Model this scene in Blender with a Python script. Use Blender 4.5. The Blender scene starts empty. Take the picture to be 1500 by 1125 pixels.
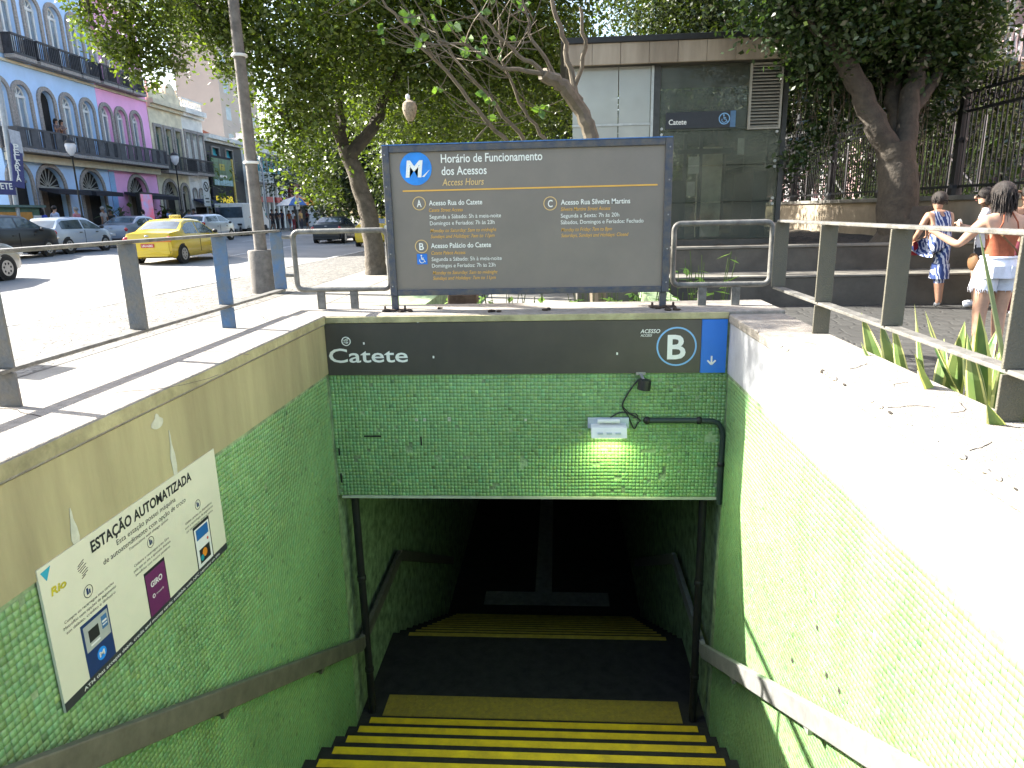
import bpy, bmesh, math, random
import numpy as np
from mathutils import Vector, Matrix, geometry, noise as mnoise
SC = bpy.context.scene
COL = SC.collection
# ---------------------------------------------------------------- camera
F_PX = 1003.46
def _rot(p, r, y):
    p, r, y = map(math.radians, (p, r, y))
    fwd = Vector((-math.sin(y)*math.cos(p), math.cos(y)*math.cos(p), -math.sin(p)))
    right = Vector((math.cos(y), math.sin(y), 0)); up = right.cross(fwd)
    r2 = right*math.cos(r)+up*math.sin(r); u2 = -right*math.sin(r)+up*math.cos(r)
    return Matrix((r2, u2, -fwd)).transposed()
CAM_R = _rot(14.143, -1.338, 4.04)
CAM_C = Vector((0, 0, 1.55))
cd = bpy.data.cameras.new('camera'); cam = bpy.data.objects.new('camera', cd); COL.objects.link(cam)
cam.matrix_world = Matrix.Translation(CAM_C) @ CAM_R.to_4x4()
cd.sensor_width = 36; cd.lens = F_PX/1500*36; cd.clip_start = .05; cd.clip_end = 2000
SC.camera = cam
# pixel of the photograph (1500x1125) -> point on a plane of the place
def ray(x, y): return CAM_R @ Vector(((x-750)/F_PX, -(y-562.5)/F_PX, -1))
def onz(x, y, z=0): d = ray(x, y); return CAM_C+d*((z-CAM_C.z)/d.z)
def ony(x, y, Y): d = ray(x, y); return CAM_C+d*(Y/d.y)
def onx(x, y, X): d = ray(x, y); return CAM_C+d*(X/d.x)
# ---------------------------------------------------------------- light
SUN_DIR = Vector((.958, -.287, -.72)).normalized()      # the way the light travels
sd = bpy.data.lights.new('sun', 'SUN'); sun = bpy.data.objects.new('sun', sd); COL.objects.link(sun)
sd.energy = 5.0; sd.angle = math.radians(.55); sd.color = (1, .95, .86)
sun.rotation_euler = SUN_DIR.to_track_quat('-Z', 'Y').to_euler(); sun.location = (-20, 10, 30)
W = bpy.data.worlds.new('World'); SC.world = W; W.use_nodes = True
nt = W.node_tree; bg = nt.nodes['Background']; sky = nt.nodes.new('ShaderNodeTexSky')
sky.sky_type = 'NISHITA'; sky.sun_disc = False
sky.sun_elevation = math.asin(-SUN_DIR.z); sky.sun_rotation = math.atan2(-SUN_DIR.x, -SUN_DIR.y)
sky.air_density = 1.2; sky.dust_density = 2.5; sky.ozone_density = 1.0
nt.links.new(sky.outputs[0], bg.inputs[0]); bg.inputs[1].default_value = .10
SC.view_settings.view_transform = 'Standard'; SC.view_settings.look = 'None'
SC.view_settings.exposure = 2.3; SC.view_settings.gamma = 1
SC.cycles.max_bounces = 6; SC.cycles.diffuse_bounces = 4; SC.cycles.transparent_max_bounces = 12
SC.cycles.caustics_reflective = False; SC.cycles.caustics_refractive = False
try: SC.cycles.use_denoising = True
except Exception: pass
# ---------------------------------------------------------------- materials
MATS = {}
def mat(name, col, rough=.65, var=.12, scale=6, bump=0., metal=0., spec=.4, bscale=None, tint=False, col2=None, coat=0., streak=False, emit=0, trans=0, detail=5):
    if name in MATS: return MATS[name]
    m = bpy.data.materials.new(name); m.use_nodes = True; MATS[name] = m
    n = m.node_tree.nodes; l = m.node_tree.links; b = n['Principled BSDF']
    b.inputs['Roughness'].default_value = rough; b.inputs['Metallic'].default_value = metal
    b.inputs['Specular IOR Level'].default_value = spec; b.inputs['Coat Weight'].default_value = coat
    tc = n.new('ShaderNodeTexCoord'); mp = n.new('ShaderNodeMapping')
    l.new(tc.outputs['Object'], mp.inputs[0])
    if streak: mp.inputs['Scale'].default_value = (1, 1, .12)
    nz = n.new('ShaderNodeTexNoise'); nz.inputs['Scale'].default_value = scale; nz.inputs['Detail'].default_value = detail; nz.inputs['Roughness'].default_value = .65
    l.new(mp.outputs[0], nz.inputs[0])
    mx = n.new('ShaderNodeMix'); mx.data_type = 'RGBA'
    c = Vector(col[:3]); d = Vector(col2) if col2 else c*(1-2.2*var)
    rp = n.new('ShaderNodeMapRange'); rp.inputs[1].default_value = .3; rp.inputs[2].default_value = .7
    l.new(nz.outputs[0], rp.inputs[0]); l.new(rp.outputs[0], mx.inputs[0])
    mx.inputs[6].default_value = (*[max(0, v) for v in d], 1); mx.inputs[7].default_value = (*[min(1, v) for v in (c*(1+var) if not col2 else c)], 1)
    out = mx.outputs[2]
    if tint:
        at = n.new('ShaderNodeAttribute'); at.attribute_name = 'tint'
        m2 = n.new('ShaderNodeMix'); m2.data_type = 'RGBA'; m2.blend_type = 'MULTIPLY'; m2.inputs[0].default_value = 1
        l.new(out, m2.inputs[6]); l.new(at.outputs[0], m2.inputs[7]); out = m2.outputs[2]
    l.new(out, b.inputs['Base Color'])
    if emit:
        l.new(out, b.inputs['Emission Color']); b.inputs['Emission Strength'].default_value = emit
    if bump:
        n2 = n.new('ShaderNodeTexNoise'); n2.inputs['Scale'].default_value = bscale or scale*6; n2.inputs['Detail'].default_value = 4
        l.new(tc.outputs['Object'], n2.inputs[0]); bp = n.new('ShaderNodeBump'); bp.inputs['Strength'].default_value = bump; bp.inputs['Distance'].default_value = .02
        l.new(n2.outputs[0], bp.inputs['Height']); l.new(bp.outputs[0], b.inputs['Normal'])
    if trans: b.inputs['Transmission Weight'].default_value = trans
    return m
def leafmat(name, col, col2, sub=.35, rough=.45):
    if name in MATS: return MATS[name]
    m = bpy.data.materials.new(name); m.use_nodes = True; MATS[name] = m
    n = m.node_tree.nodes; l = m.node_tree.links; b = n['Principled BSDF']; o = n['Material Output']
    at = n.new('ShaderNodeAttribute'); at.attribute_name = 'tint'
    mx = n.new('ShaderNodeMix'); mx.data_type = 'RGBA'; mx.inputs[6].default_value = (*col, 1); mx.inputs[7].default_value = (*col2, 1)
    l.new(at.outputs['Fac'], mx.inputs[0]); l.new(mx.outputs[2], b.inputs['Base Color']); b.inputs['Roughness'].default_value = rough
    tr = n.new('ShaderNodeBsdfTranslucent'); g = n.new('ShaderNodeMix'); g.data_type = 'RGBA'; g.blend_type = 'MULTIPLY'; g.inputs[0].default_value = 1
    g.inputs[7].default_value = (1.5, 1.6, .5, 1); l.new(mx.outputs[2], g.inputs[6]); l.new(g.outputs[2], tr.inputs[0])
    ms = n.new('ShaderNodeMixShader'); ms.inputs[0].default_value = sub
    l.new(b.outputs[0], ms.inputs[1]); l.new(tr.outputs[0], ms.inputs[2]); l.new(ms.outputs[0], o.inputs[0])
    return m
def glassmat(name, col, alpha=.5, rough=.04):
    if name in MATS: return MATS[name]
    m = bpy.data.materials.new(name); m.use_nodes = True; MATS[name] = m
    n = m.node_tree.nodes; l = m.node_tree.links; b = n['Principled BSDF']; o = n['Material Output']
    b.inputs['Base Color'].default_value = (*col, 1); b.inputs['Roughness'].default_value = rough; b.inputs['Specular IOR Level'].default_value = .8
    tr = n.new('ShaderNodeBsdfTransparent'); tr.inputs[0].default_value = (*[min(1, .55+c) for c in col], 1)
    nz = n.new('ShaderNodeTexNoise'); nz.inputs['Scale'].default_value = 2.5; tc = n.new('ShaderNodeTexCoord'); l.new(tc.outputs['Object'], nz.inputs[0])
    rp = n.new('ShaderNodeMapRange'); rp.inputs[3].default_value = max(0, alpha-.12); rp.inputs[4].default_value = min(1, alpha+.12); l.new(nz.outputs[0], rp.inputs[0])
    ms = n.new('ShaderNodeMixShader'); l.new(rp.outputs[0], ms.inputs[0]); l.new(tr.outputs[0], ms.inputs[1]); l.new(b.outputs[0], ms.inputs[2]); l.new(ms.outputs[0], o.inputs[0])
    return m
# ---------------------------------------------------------------- objects
def tag(o, label=None, cat=None, group=None, kind=None):
    if label: o['label'] = label
    if cat: o['category'] = cat
    if group: o['group'] = group
    if kind: o['kind'] = kind
    return o
def empty(name, loc=(0, 0, 0), rz=0, label=None, cat=None, group=None):
    o = bpy.data.objects.new(name, None); COL.objects.link(o); o.location = loc; o.rotation_euler = (0, 0, rz); o.empty_display_size = .2
    return tag(o, label, cat, group)
def add(name, me, parent=None, loc=None):
    o = bpy.data.objects.new(name, me); COL.objects.link(o)
    if parent: o.parent = parent
    if loc is not None: o.location = loc
    return o
class MB:
    """collects shapes; build() links them as ONE mesh object"""
    def __init__(s): s.v = []; s.f = []; s.mi = []; s.cur = 0
    def _add(s, vs, fs):
        b = len(s.v); s.v += [tuple(v) for v in vs]
        for f in fs: s.f.append(tuple(b+i for i in f)); s.mi.append(s.cur)
        return s
    def box(s, a, b, M=None):
        (x0, y0, z0), (x1, y1, z1) = a, b
        vs = [Vector(p) for p in ((x0,y0,z0),(x1,y0,z0),(x1,y1,z0),(x0,y1,z0),(x0,y0,z1),(x1,y0,z1),(x1,y1,z1),(x0,y1,z1))]
        if M: vs = [M @ v for v in vs]
        return s._add(vs, [(0,3,2,1),(4,5,6,7),(0,1,5,4),(1,2,6,5),(2,3,7,6),(3,0,4,7)])
    def bar(s, p, q, w, h, up=(0, 0, 1)):
        p, q = Vector(p), Vector(q); d = (q-p).normalized(); u = Vector(up); sx = d.cross(u)
        if sx.length < 1e-4: sx = d.cross(Vector((0, 1, 0)))
        sx.normalize(); u = sx.cross(d); vs = []
        for c in (p, q):
            for a, b in ((-1,-1),(1,-1),(1,1),(-1,1)): vs.append(c+sx*(a*w/2)+u*(b*h/2))
        return s._add(vs, [(0,3,2,1),(4,5,6,7),(0,1,5,4),(1,2,6,5),(2,3,7,6),(3,0,4,7)])
    def tube(s, pts, rad, n=8, cap=True, closed=False):
        pts = [Vector(p) for p in pts]; k = len(pts)
        if not hasattr(rad, '__len__'): rad = [rad]*k
        vs = []; ref = None
        for i, p in enumerate(pts):
            if closed: d = pts[(i+1) % k]-pts[i-1]
            else: d = pts[min(i+1, k-1)]-pts[max(i-1, 0)]
            d.normalize()
            if ref is None: ref = d.orthogonal().normalized()
            ref = (ref-d*ref.dot(d))
            if ref.length < 1e-5: ref = d.orthogonal()
            ref.normalize(); bn = d.cross(ref)
            for j in range(n):
                a = 2*math.pi*j/n; vs.append(p+(ref*math.cos(a)+bn*math.sin(a))*rad[i])
        fs = []
        for i in range(k if closed else k-1):
            i2 = (i+1) % k
            for j in range(n): fs.append((i*n+j, i*n+(j+1) % n, i2*n+(j+1) % n, i2*n+j))
        if cap and not closed: fs += [tuple(range(n))[::-1], tuple(range((k-1)*n, k*n))]
        return s._add(vs, fs)
    def cyl(s, p, q, r0, r1=None, n=14): return s.tube([p, q], [r0, r0 if r1 is None else r1], n)
    def lathe(s, prof, n=16, o=(0, 0, 0)):
        o = Vector(o); vs = [o+Vector((r*math.cos(2*math.pi*j/n), r*math.sin(2*math.pi*j/n), z)) for r, z in prof for j in range(n)]
        fs = [(i*n+j, i*n+(j+1) % n, (i+1)*n+(j+1) % n, (i+1)*n+j) for i in range(len(prof)-1) for j in range(n)]
        fs += [tuple(range(n))[::-1], tuple(range((len(prof)-1)*n, len(prof)*n))]
        return s._add(vs, fs)
    def ell(s, c, r, n=12, m=8, M=None):
        c = Vector(c); vs = []; fs = []
        for i in range(m+1):
            t = math.pi*i/m
            for j in range(n):
                a = 2*math.pi*j/n; v = Vector((r[0]*math.sin(t)*math.cos(a), r[1]*math.sin(t)*math.sin(a), r[2]*math.cos(t)))
                vs.append(c+(M @ v if M else v))
        for i in range(m):
            for j in range(n): fs.append((i*n+j, (i+1)*n+j, (i+1)*n+(j+1) % n, i*n+(j+1) % n))
        return s._add(vs, fs)
    def prism(s, loop, ax, t, holes=()):
        """flat loop(s) of 3D points, thickened by vector t"""
        t = Vector(t); loops = [[Vector(p) for p in loop]]+[[Vector(p) for p in h] for h in holes]
        flat = [p for L in loops for p in L]; n = len(flat); tri = geometry.tessellate_polygon(loops)
        vs = flat+[p+t for p in flat]; fs = [tuple(x) for x in tri]+[tuple(i+n for i in reversed(x)) for x in tri]
        b = 0
        for L in loops:
            k = len(L)
            for i in range(k): fs.append((b+i, b+(i+1) % k, n+b+(i+1) % k, n+b+i))
            b += k
        return s._add(vs, fs)
    def build(s, name, m, parent=None, off=None, smooth=False, bevel=0, kind=None, loc=None):
        me = bpy.data.meshes.new(name)
        vs = s.v if off is None else [(v[0]-off[0], v[1]-off[1], v[2]-off[2]) for v in s.v]
        me.from_pydata(vs, [], s.f)
        ms = m if isinstance(m, (list, tuple)) else [m]
        for q in ms: me.materials.append(q)
        if len(ms) > 1: me.polygons.foreach_set('material_index', s.mi)
        bm = bmesh.new(); bm.from_mesh(me); bmesh.ops.recalc_face_normals(bm, faces=bm.faces); bm.to_mesh(me); bm.free()
        if smooth:
            me.polygons.foreach_set('use_smooth', [True]*len(me.polygons))
            try: me.set_sharp_from_angle(angle=math.radians(42))
            except Exception: pass
        o = add(name, me, parent, loc)
        if bevel:
            bv = o.modifiers.new('bevel', 'BEVEL'); bv.width = bevel; bv.segments = 2; bv.limit_method = 'ANGLE'; bv.angle_limit = math.radians(40)
        if kind: o['kind'] = kind
        return o
def copy_tree(o, parent=None):
    c = o.copy(); COL.objects.link(c); c.parent = parent
    for ch in list(o.children): copy_tree(ch, c)
    return c
def loc_of(o): return Vector(o.location)
# lettering: a text set flat in a plane, fitted between two points
_fc = {}
def text_mesh(body, shear=0., bold=0.):
    k = (body, shear, bold)
    if k in _fc: return _fc[k]
    cu = bpy.data.curves.new('lettering', 'FONT'); cu.body = body; cu.size = 1; cu.shear = shear; cu.offset = bold; cu.resolution_u = 3
    ob = bpy.data.objects.new('lettering', cu); COL.objects.link(ob); dg = bpy.context.evaluated_depsgraph_get()
    me = bpy.data.meshes.new_from_object(ob.evaluated_get(dg)); bpy.data.objects.remove(ob); bpy.data.curves.remove(cu)
    co = np.zeros(len(me.vertices)*3); me.vertices.foreach_get('co', co); co = co.reshape(-1, 3)
    r = (co, [tuple(p.vertices) for p in me.polygons]); _fc[k] = r; bpy.data.meshes.remove(me); return r
def text(name, body, o, U, V, N, width, height, m, parent, off, shear=0., bold=0., lift=.003, centre=False):
    """baseline-left at o; U,V unit vectors in the plane, N outward; width = whole width, height = capital height (None: natural)"""
    co, fs = text_mesh(body, shear, bold); U, V, N, o = Vector(U), Vector(V), Vector(N), Vector(o)
    x0, x1 = co[:, 0].min(), co[:, 0].max(); sx = width/(x1-x0); sy = sx if height is None else height/.72
    if centre: o = o-U*width/2
    mb = MB(); mb._add([o+U*((c[0]-x0)*sx)+V*(c[1]*sy)+N*lift for c in co], fs)
    return mb.build(name, m, parent, off)
# ================================================================ STAIRWELL
rnd = random.Random(7); nr = np.random.default_rng(7)
XL, XR, YF, ZT = -1.80, 1.27, 5.10, .80          # side wall faces, front wall face, parapet top
PIT = .0285
m_tile = mat('green_glass_tile', (.22, .385, .16), .28, .15, 3, spec=.45, tint=True, col2=(.175, .315, .125))
m_grout = mat('tile_mortar', (.27, .37, .20), .9, .3, 9, bump=.3)
m_band = mat('cream_render', (.43, .385, .21), .75, .12, 4, bump=.15, col2=(.27, .235, .13), streak=True, detail=8)
m_cope = mat('weathered_concrete', (.34, .315, .275), .85, .15, 22, bump=.5, col2=(.20, .18, .155), detail=9)
m_grey_band = mat('grey_concrete_render', (.40, .41, .43), .8, .1, 4, bump=.15)
def tile_field(name, o, U, V, N, nu, nv, keep, parent, off, single=None, miss=.004, big=None):
    """square tiles with chamfered edges and uneven faces; keep(iu,iv)->bool. single: set of (iu,iv) made as objects of their own"""
    U, V, N, o = (np.array(a, float) for a in (U, V, N, o)); iu, iv = np.meshgrid(np.arange(nu), np.arange(nv), indexing='ij'); iu = iu.ravel(); iv = iv.ravel()
    k = keep((iu+.5)*PIT, (iv+.5)*PIT) & (nr.random(len(iu)) > miss)
    iu, iv = iu[k], iv[k]; n = len(iu)
    # slight waviness of the laid rows
    du = .0022*np.sin(iv*.31+iu*.05)+nr.normal(0, .0007, n); dv = .0022*np.sin(iu*.27)+nr.normal(0, .0007, n)
    c = o+np.outer(iu*PIT+PIT/2+du, U)+np.outer(iv*PIT+PIT/2+dv, V)
    h = PIT/2-.0009; h2 = h-.0012; th = .0022
    tilt_u = nr.normal(0, .008, n); tilt_v = nr.normal(0, .008, n); lift = nr.normal(0, .0003, n)
    corners = [(-1,-1),(1,-1),(1,1),(-1,1)]
    P = np.zeros((n, 8, 3))
    for j, (a, b) in enumerate(corners):
        P[:, j] = c+U*(a*h)+V*(b*h)
        P[:, j+4] = c+U*(a*h2)+V*(b*h2)+N*(th+lift+a*h2*tilt_u+b*h2*tilt_v)[:, None]
    F = np.array([(4,5,6,7),(0,1,5,4),(1,2,6,5),(2,3,7,6),(3,0,4,7)])
    g = nr.normal(1, .075, n).clip(.6, 1.5)*np.where(nr.random(n) < .05, nr.uniform(.55, 1.35, n), 1); hue = nr.normal(0, .06, n)
    bigp = np.array([mnoise.noise(Vector(ci*1.3)) for ci in c[:: max(1, 1)]])
    g = g*(1+.22*bigp)*np.array([1+.16*mnoise.noise(Vector((a*.11, b*.009, 7))) for a, b in zip(iu, iv)])
    tint = np.stack([g*(1+hue), g, g*(1-hue*.8), np.ones(n)], 1).clip(.2, 2)
    def mk(idx):
        me = bpy.data.meshes.new('tile'); q = len(idx); pts = (P[idx]-np.array(off)).reshape(-1, 3)
        me.vertices.add(q*8); me.vertices.foreach_set('co', pts.ravel()); me.loops.add(q*20)
        me.loops.foreach_set('vertex_index', (F[None]+(np.arange(q)*8)[:, None, None]).ravel())
        me.polygons.add(q*5); me.polygons.foreach_set('loop_start', np.arange(q*5)*4)
        try: me.polygons.foreach_set('loop_total', np.full(q*5, 4))
        except Exception: pass
        me.update(calc_edges=True); me.validate()
        at = me.color_attributes.new('tint', 'FLOAT_COLOR', 'POINT'); at.data.foreach_set('color', np.repeat(tint[idx], 8, 0).ravel())
        me.materials.append(m_tile); return me
    if single is not None:
        s = np.array([single(a, b) for a, b in zip((iu+.5)*PIT, (iv+.5)*PIT)]); order = np.argsort(s)[:300]
        for i in order: add('tile', mk(np.array([i])), parent)
        rest = np.setdiff1d(np.arange(n), order)
    else: rest = np.arange(n)
    o2 = add(name, mk(rest), parent); o2['kind'] = 'stuff'; return o2
stair_z = lambda Y: -2.82+(5.12-Y)/.30*.166            # the nosing line of the first flight
# --- left wall
Y0 = .55
lw = empty('stairwell_wall', (XL-.35, 2.9, 0), label='left stairwell wall, shaded green mosaic under a cream band, carrying the white poster', cat='wall'); o_ = loc_of(lw)
mb = MB(); mb.box((XL-.68, Y0-.3, -5.2), (XL, 25, .355)); mb.build('core', m_grout, lw, o_)
mb = MB(); mb.box((XL-.67, Y0-.3, .358), (XL+.012, YF+.55, .735)); mb.build('band', m_band, lw, o_)
mb = MB(); mb.box((XL-.70, Y0-.3, .738), (XL+.022, YF-.002, ZT+.012)); mb.build('coping', [m_cope], lw, o_, bevel=.008)
m_cut = mat('band_edge', (.40, .36, .20), .8, .2, 6, bump=.3)
mb = MB(); mb.box((XL+.02, Y0-.3, .752), (XL+.027, YF-.03, ZT+.004)); mb.build('coping_edge', m_cut, lw, o_)
tile_field('mosaic', (XL+.001, Y0, -3.0), (0, 1, 0), (0, 0, 1), (1, 0, 0), int((YF-.02-Y0)/PIT), int(3.35/PIT),
           lambda u, v: (v-3.0 > stair_z(Y0+u)-.25), lw, o_, single=lambda u, v: (u+Y0-1.75)**2+(v-3.0-.0)**2+(9 if (u+Y0 < 1.55) else 0))
# stains on the band: a dripped patch and a scuff, each a thin shape of its own
m_drip = mat('pale_drip', (.55, .55, .44), .7, .1, 20)
for (px, py, w, h) in ((253, 668, .030, .26), (108, 775, .03, .17), (230, 617, .075, .07)):
    c = onx(px, py, XL+.0135); mb = MB(); n = 14
    mb.prism([c+Vector((0, w*(.55+.3*rnd.random())*math.cos(2*math.pi*i/n)*(1 if math.sin(2*math.pi*i/n) < .2 else .4), h*.5*math.sin(2*math.pi*i/n))) for i in range(n)], 0, (.0012, 0, 0)); mb.build('stain', m_drip, lw, o_)
# --- right wall
rw = empty('stairwell_wall', (XR+.2, 2.9, 0), label='right stairwell wall, green mosaic bleached by direct sun', cat='wall'); o_ = loc_of(rw)
mb = MB(); mb.box((XR, Y0-.3, -5.2), (XR+.36, 25, .335)); mb.build('core', m_grout, rw, o_)
mb = MB(); mb.box((XR-.010, Y0-.3, .338), (XR+.35, YF+.55, .715)); mb.build('band', m_grey_band, rw, o_)
mb = MB(); mb.box((XR-.022, Y0-.3, .718), (XR+.385, YF-.002, .782)); mb.build('coping', m_cope, rw, o_, bevel=.01)
tile_field('mosaic', (XR-.001, YF-.02, -3.0), (0, -1, 0), (0, 0, 1), (-1, 0, 0), int((YF-.02-Y0)/PIT), int(3.33/PIT),
           lambda u, v: (v-3.0 > stair_z(YF-u)-.25), rw, o_)
# --- front wall (lintel) with its parapet
fw = empty('lintel_wall', (-.27, YF+.27, 0), label='green mosaic wall over the dark stair opening', cat='wall'); o_ = loc_of(fw)
mb = MB(); mb.box((XL+.001, YF, -.665), (XR-.001, YF+.5, .73)); mb.build('core', m_grout, fw, o_)
mb = MB(); mb.box((XL-.70, YF+.001, .735), (XR+.385, YF+.62, ZT+.005)); mb.build('coping', m_cope, fw, o_, bevel=.008)
mb = MB(); mb.box((XL+.024, YF-.024, .752), (XR-.024, YF, ZT-.001)); mb.build('rim', m_cut, fw, o_, bevel=.004)
mb = MB(); mb.box((XL+.03, YF-.012, -.685), (XR-.02, YF+.49, -.667)); mb.build('edge_trim', mat('pale_edge', (.5, .52, .4), .5), fw, o_)
tile_field('mosaic', (XL+.01, YF-.001, -.665), (1, 0, 0), (0, 0, 1), (0, -1, 0), int(3.05/PIT), int(1.03/PIT),
           lambda u, v: np.array([not (mnoise.noise(Vector((a*9, b*9, 3))) > .52 and b < .55) for a, b in zip(u, v)]), fw, o_, miss=.006)
m_blk = mat('black_metal', (.018, .018, .018), .5, .2, 8)
# anchor scars on the front wall
for (px, py, w, h, mm) in ((546, 639, .14, .012, m_blk), (617, 646, .012, .075, m_blk), (610, 615, .02, .02, m_drip), (622, 615, .02, .022, m_drip), (658, 614, .022, .03, m_drip), (770, 615, .018, .018, m_drip), (497, 662, .012, .06, m_blk), (500, 700, .012, .08, m_blk)):
    c = ony(px, py, YF-.006); MB().box((c.x-w/2, YF-.009, c.z-h/2), (c.x+w/2, YF-.004, c.z+h/2)).build('scar', mm, fw, o_)
# --- stairs and landings
st = tag(empty('stairs', (-.27, 2.6, -1.4)), kind='structure'); o_ = loc_of(st)
m_tread = mat('dark_granite', (.042, .039, .035), .8, .35, 9, bump=.25, spec=.15, col2=(.022, .021, .019), detail=9)
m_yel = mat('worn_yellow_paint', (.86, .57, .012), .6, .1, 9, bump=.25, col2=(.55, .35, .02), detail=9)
for i in range(18):
    Yn = 5.12-.30*i; z = -2.82+.166*i; s_ = MB().box((XL+.002, Yn-.3, z-.5), (XR-.002, Yn, z)).build('step', m_tread, st, o_)
    if i > 0 or True:
        n_ = MB(); n_.box((-1.70+rnd.uniform(-.004, .004), Yn-.066, z+.0005), (1.175+rnd.uniform(-.006, .006), Yn+.004, z+.006)); n_.box((-1.70, Yn+.0005, z-.03), (1.175, Yn+.0045, z+.0004)); n_.build('nosing', m_yel, s_, o_, bevel=.002)
ld = MB().box((XL+.002, 5.125, -3.4), (XR-.002, 6.4, -2.822)).build('landing', m_tread, st, o_)
m_tact = mat('dusty_tactile_yellow', (.34, .24, .03), .7, .2, 20, bump=.2, col2=(.22, .16, .035))
tp = MB(); tp.box((-1.60, 5.15, -2.82), (1.06, 5.42, -2.812))
for i in range(54):
    for j in range(6):
        tp.lathe([(.014, 0), (.011, .004), (.005, .005)], 6, (-1.58+i*.0489, 5.17+j*.046, -2.812))
tp.build('tactile_plate', m_tact, st, o_)
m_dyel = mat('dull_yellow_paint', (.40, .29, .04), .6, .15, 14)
for i in range(11):
    Yn = 6.4+.30*i; z = -2.82-.17*i; s_ = MB().box((XL+.002, Yn-.299, z-.6), (XR-.002, Yn, z-.001*(i == 0))).build('step', m_tread, st, o_) if i else None
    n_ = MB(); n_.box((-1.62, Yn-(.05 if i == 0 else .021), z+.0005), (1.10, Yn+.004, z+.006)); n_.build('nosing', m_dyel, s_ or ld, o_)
zl = -2.82-.17*11
MB().box((XL+.002, 9.401, zl-.3), (XR-.002, 24, zl)).build('lower_floor', m_tread, st, o_)
m_guide = mat('grey_guide_tile', (.30, .29, .25), .7, .15, 12)
MB().box((-1.25, 9.95, zl+.001), (.80, 10.35, zl+.006)).build('guide_strip', m_guide, st, o_)
MB().box((-.42, 10.352, zl+.001), (-.14, 18, zl+.006)).build('guide_strip', m_guide, st, o_)
m_ceil = mat('dark_ceiling', (.10, .10, .095), .8, .1, 3)
ps = tag(MB().prism([(XL, YF+.51, -.66), (XL, 6.8, -.72), (XL, 10.5, -2.0), (XL, 24, -2.0), (XL, 24, -1.2), (XL, YF+.51, -.3)], 0, (XR-XL, 0, 0)).build('passage_ceiling', m_ceil), kind='structure')
tag(MB().box((XL, 24.01, -5.2), (XR, 24.2, -.5)).build('passage_end_wall', m_ceil), kind='structure')
# --- stair handrails: flat steel channel on brackets
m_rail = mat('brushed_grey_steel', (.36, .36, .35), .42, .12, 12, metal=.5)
def handrail(x, s, label, m_rail):
    r = empty('handrail', (x, 5.1, -2.8), label=label, cat='handrail'); o_ = loc_of(r)
    P = [(x, .7, stair_z(.7)+.75), (x, 5.12, -2.82+.755), (x, 6.62, -2.82+.80), (x, 9.9, -2.82-.17*11+.82)]
    for a, b, nm in ((0, 1, 'rail'), (1, 2, 'landing_rail'), (2, 3, 'lower_rail')):
        MB().bar(P[a], P[b], .045, .115).build(nm, m_rail, r, o_, bevel=.006)
    for Yb in (1.6, 2.9, 4.2, 5.8):
        z = (stair_z(Yb)+.75 if Yb < 5.1 else -2.04)-.055
        MB().box((x-.01, Yb-.03, z-.035), (x+.01, Yb+.03, z)).box((min(x, x+s*.075), Yb-.012, z-.035), (max(x, x+s*.075), Yb+.012, z-.022)).build('bracket', m_rail, r, o_)
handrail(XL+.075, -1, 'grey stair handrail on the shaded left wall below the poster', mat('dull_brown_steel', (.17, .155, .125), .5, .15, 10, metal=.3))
handrail(XR-.075, 1, 'grey stair handrail on the right wall, half of it in sun', m_rail)
# --- pipes in the two corners of the opening
for x, px, lab in ((XL+.10, 0, 'dark vertical drain pipe at the left corner of the opening'), (XR-.12, 1, 'dark vertical drain pipe at the right corner of the opening')):
    p = empty('drain_pipe', (x, 5.3, -2.82), label=lab, cat='pipe'); o_ = loc_of(p)
    MB().cyl((x, 5.2, -2.82), (x, 5.2, -.69), .032).build('pipe', m_blk, p, o_, smooth=True)
    for z in (-2.4, -1.5): MB().lathe([(.036, 0), (.04, .01), (.04, .04), (.036, .05)], 12, (x, 5.2, z)).build('clamp', m_blk, p, o_)
# unlit lamp housings just under the lintel
m_wht = mat('white_enamel', (.72, .72, .70), .4, .05, 6)
for (px, lab) in ((664, 'small white lamp end hanging under the lintel, left one'), (943, 'small white lamp end hanging under the lintel, right one')):
    c = ony(px, 738, 5.75); s = 1 if px < 800 else -1
    l_ = empty('ceiling_lamp', (c.x, 5.75, -.66), label=lab, cat='lamp'); o_ = loc_of(l_)
    mb = MB(); mb.prism([(c.x-.09*s, 5.62, -.70), (c.x+.09*s, 5.62, -.70), (c.x+.09*s, 5.62, -.79)], 0, (0, .9, 0)); mb.build('housing', m_wht, l_, o_)
    MB().cyl((c.x+.05*s, 5.8, -.74), (c.x+.05*s, 5.8, -.66), .012, n=8).build('hanger', m_blk, l_, o_)
# --- CATETE fascia sign
m_sign = mat('brown_grey_sign', (.078, .070, .058), .38, .1, 1.2, col2=(.042, .040, .037))
m_ltr = mat('white_lettering', (.80, .80, .74), .5, .03, 30)
m_blue = mat('metro_blue', (.02, .17, .62), .4, .06, 3)
m_lblue = mat('pale_blue_line', (.22, .45, .72), .5, .04, 9)
fs_ = empty('fascia_sign', (-.27, YF-.02, .34), label='long dark station name sign reading Catete above the stairs', cat='sign'); o_ = loc_of(fs_)
SY = YF-.02; UX, UZ, NB = (1, 0, 0), (0, 0, 1), (0, -1, 0)
a, b = ony(480, 546, SY), ony(1029, 467, SY); b2 = ony(1065, 467, SY)
zb, zt = .345, .748
MB().box((XL+.015, SY, zb), (b.x-.003, SY+.018, zt)).build('panel', m_sign, fs_, o_)
MB().box((b.x, SY-.002, zb), (XR-.03, SY+.018, zt)).build('arrow_panel', m_blue, fs_, o_)
c0, c1 = ony(483, 531, SY), ony(598, 531, SY)
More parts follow.
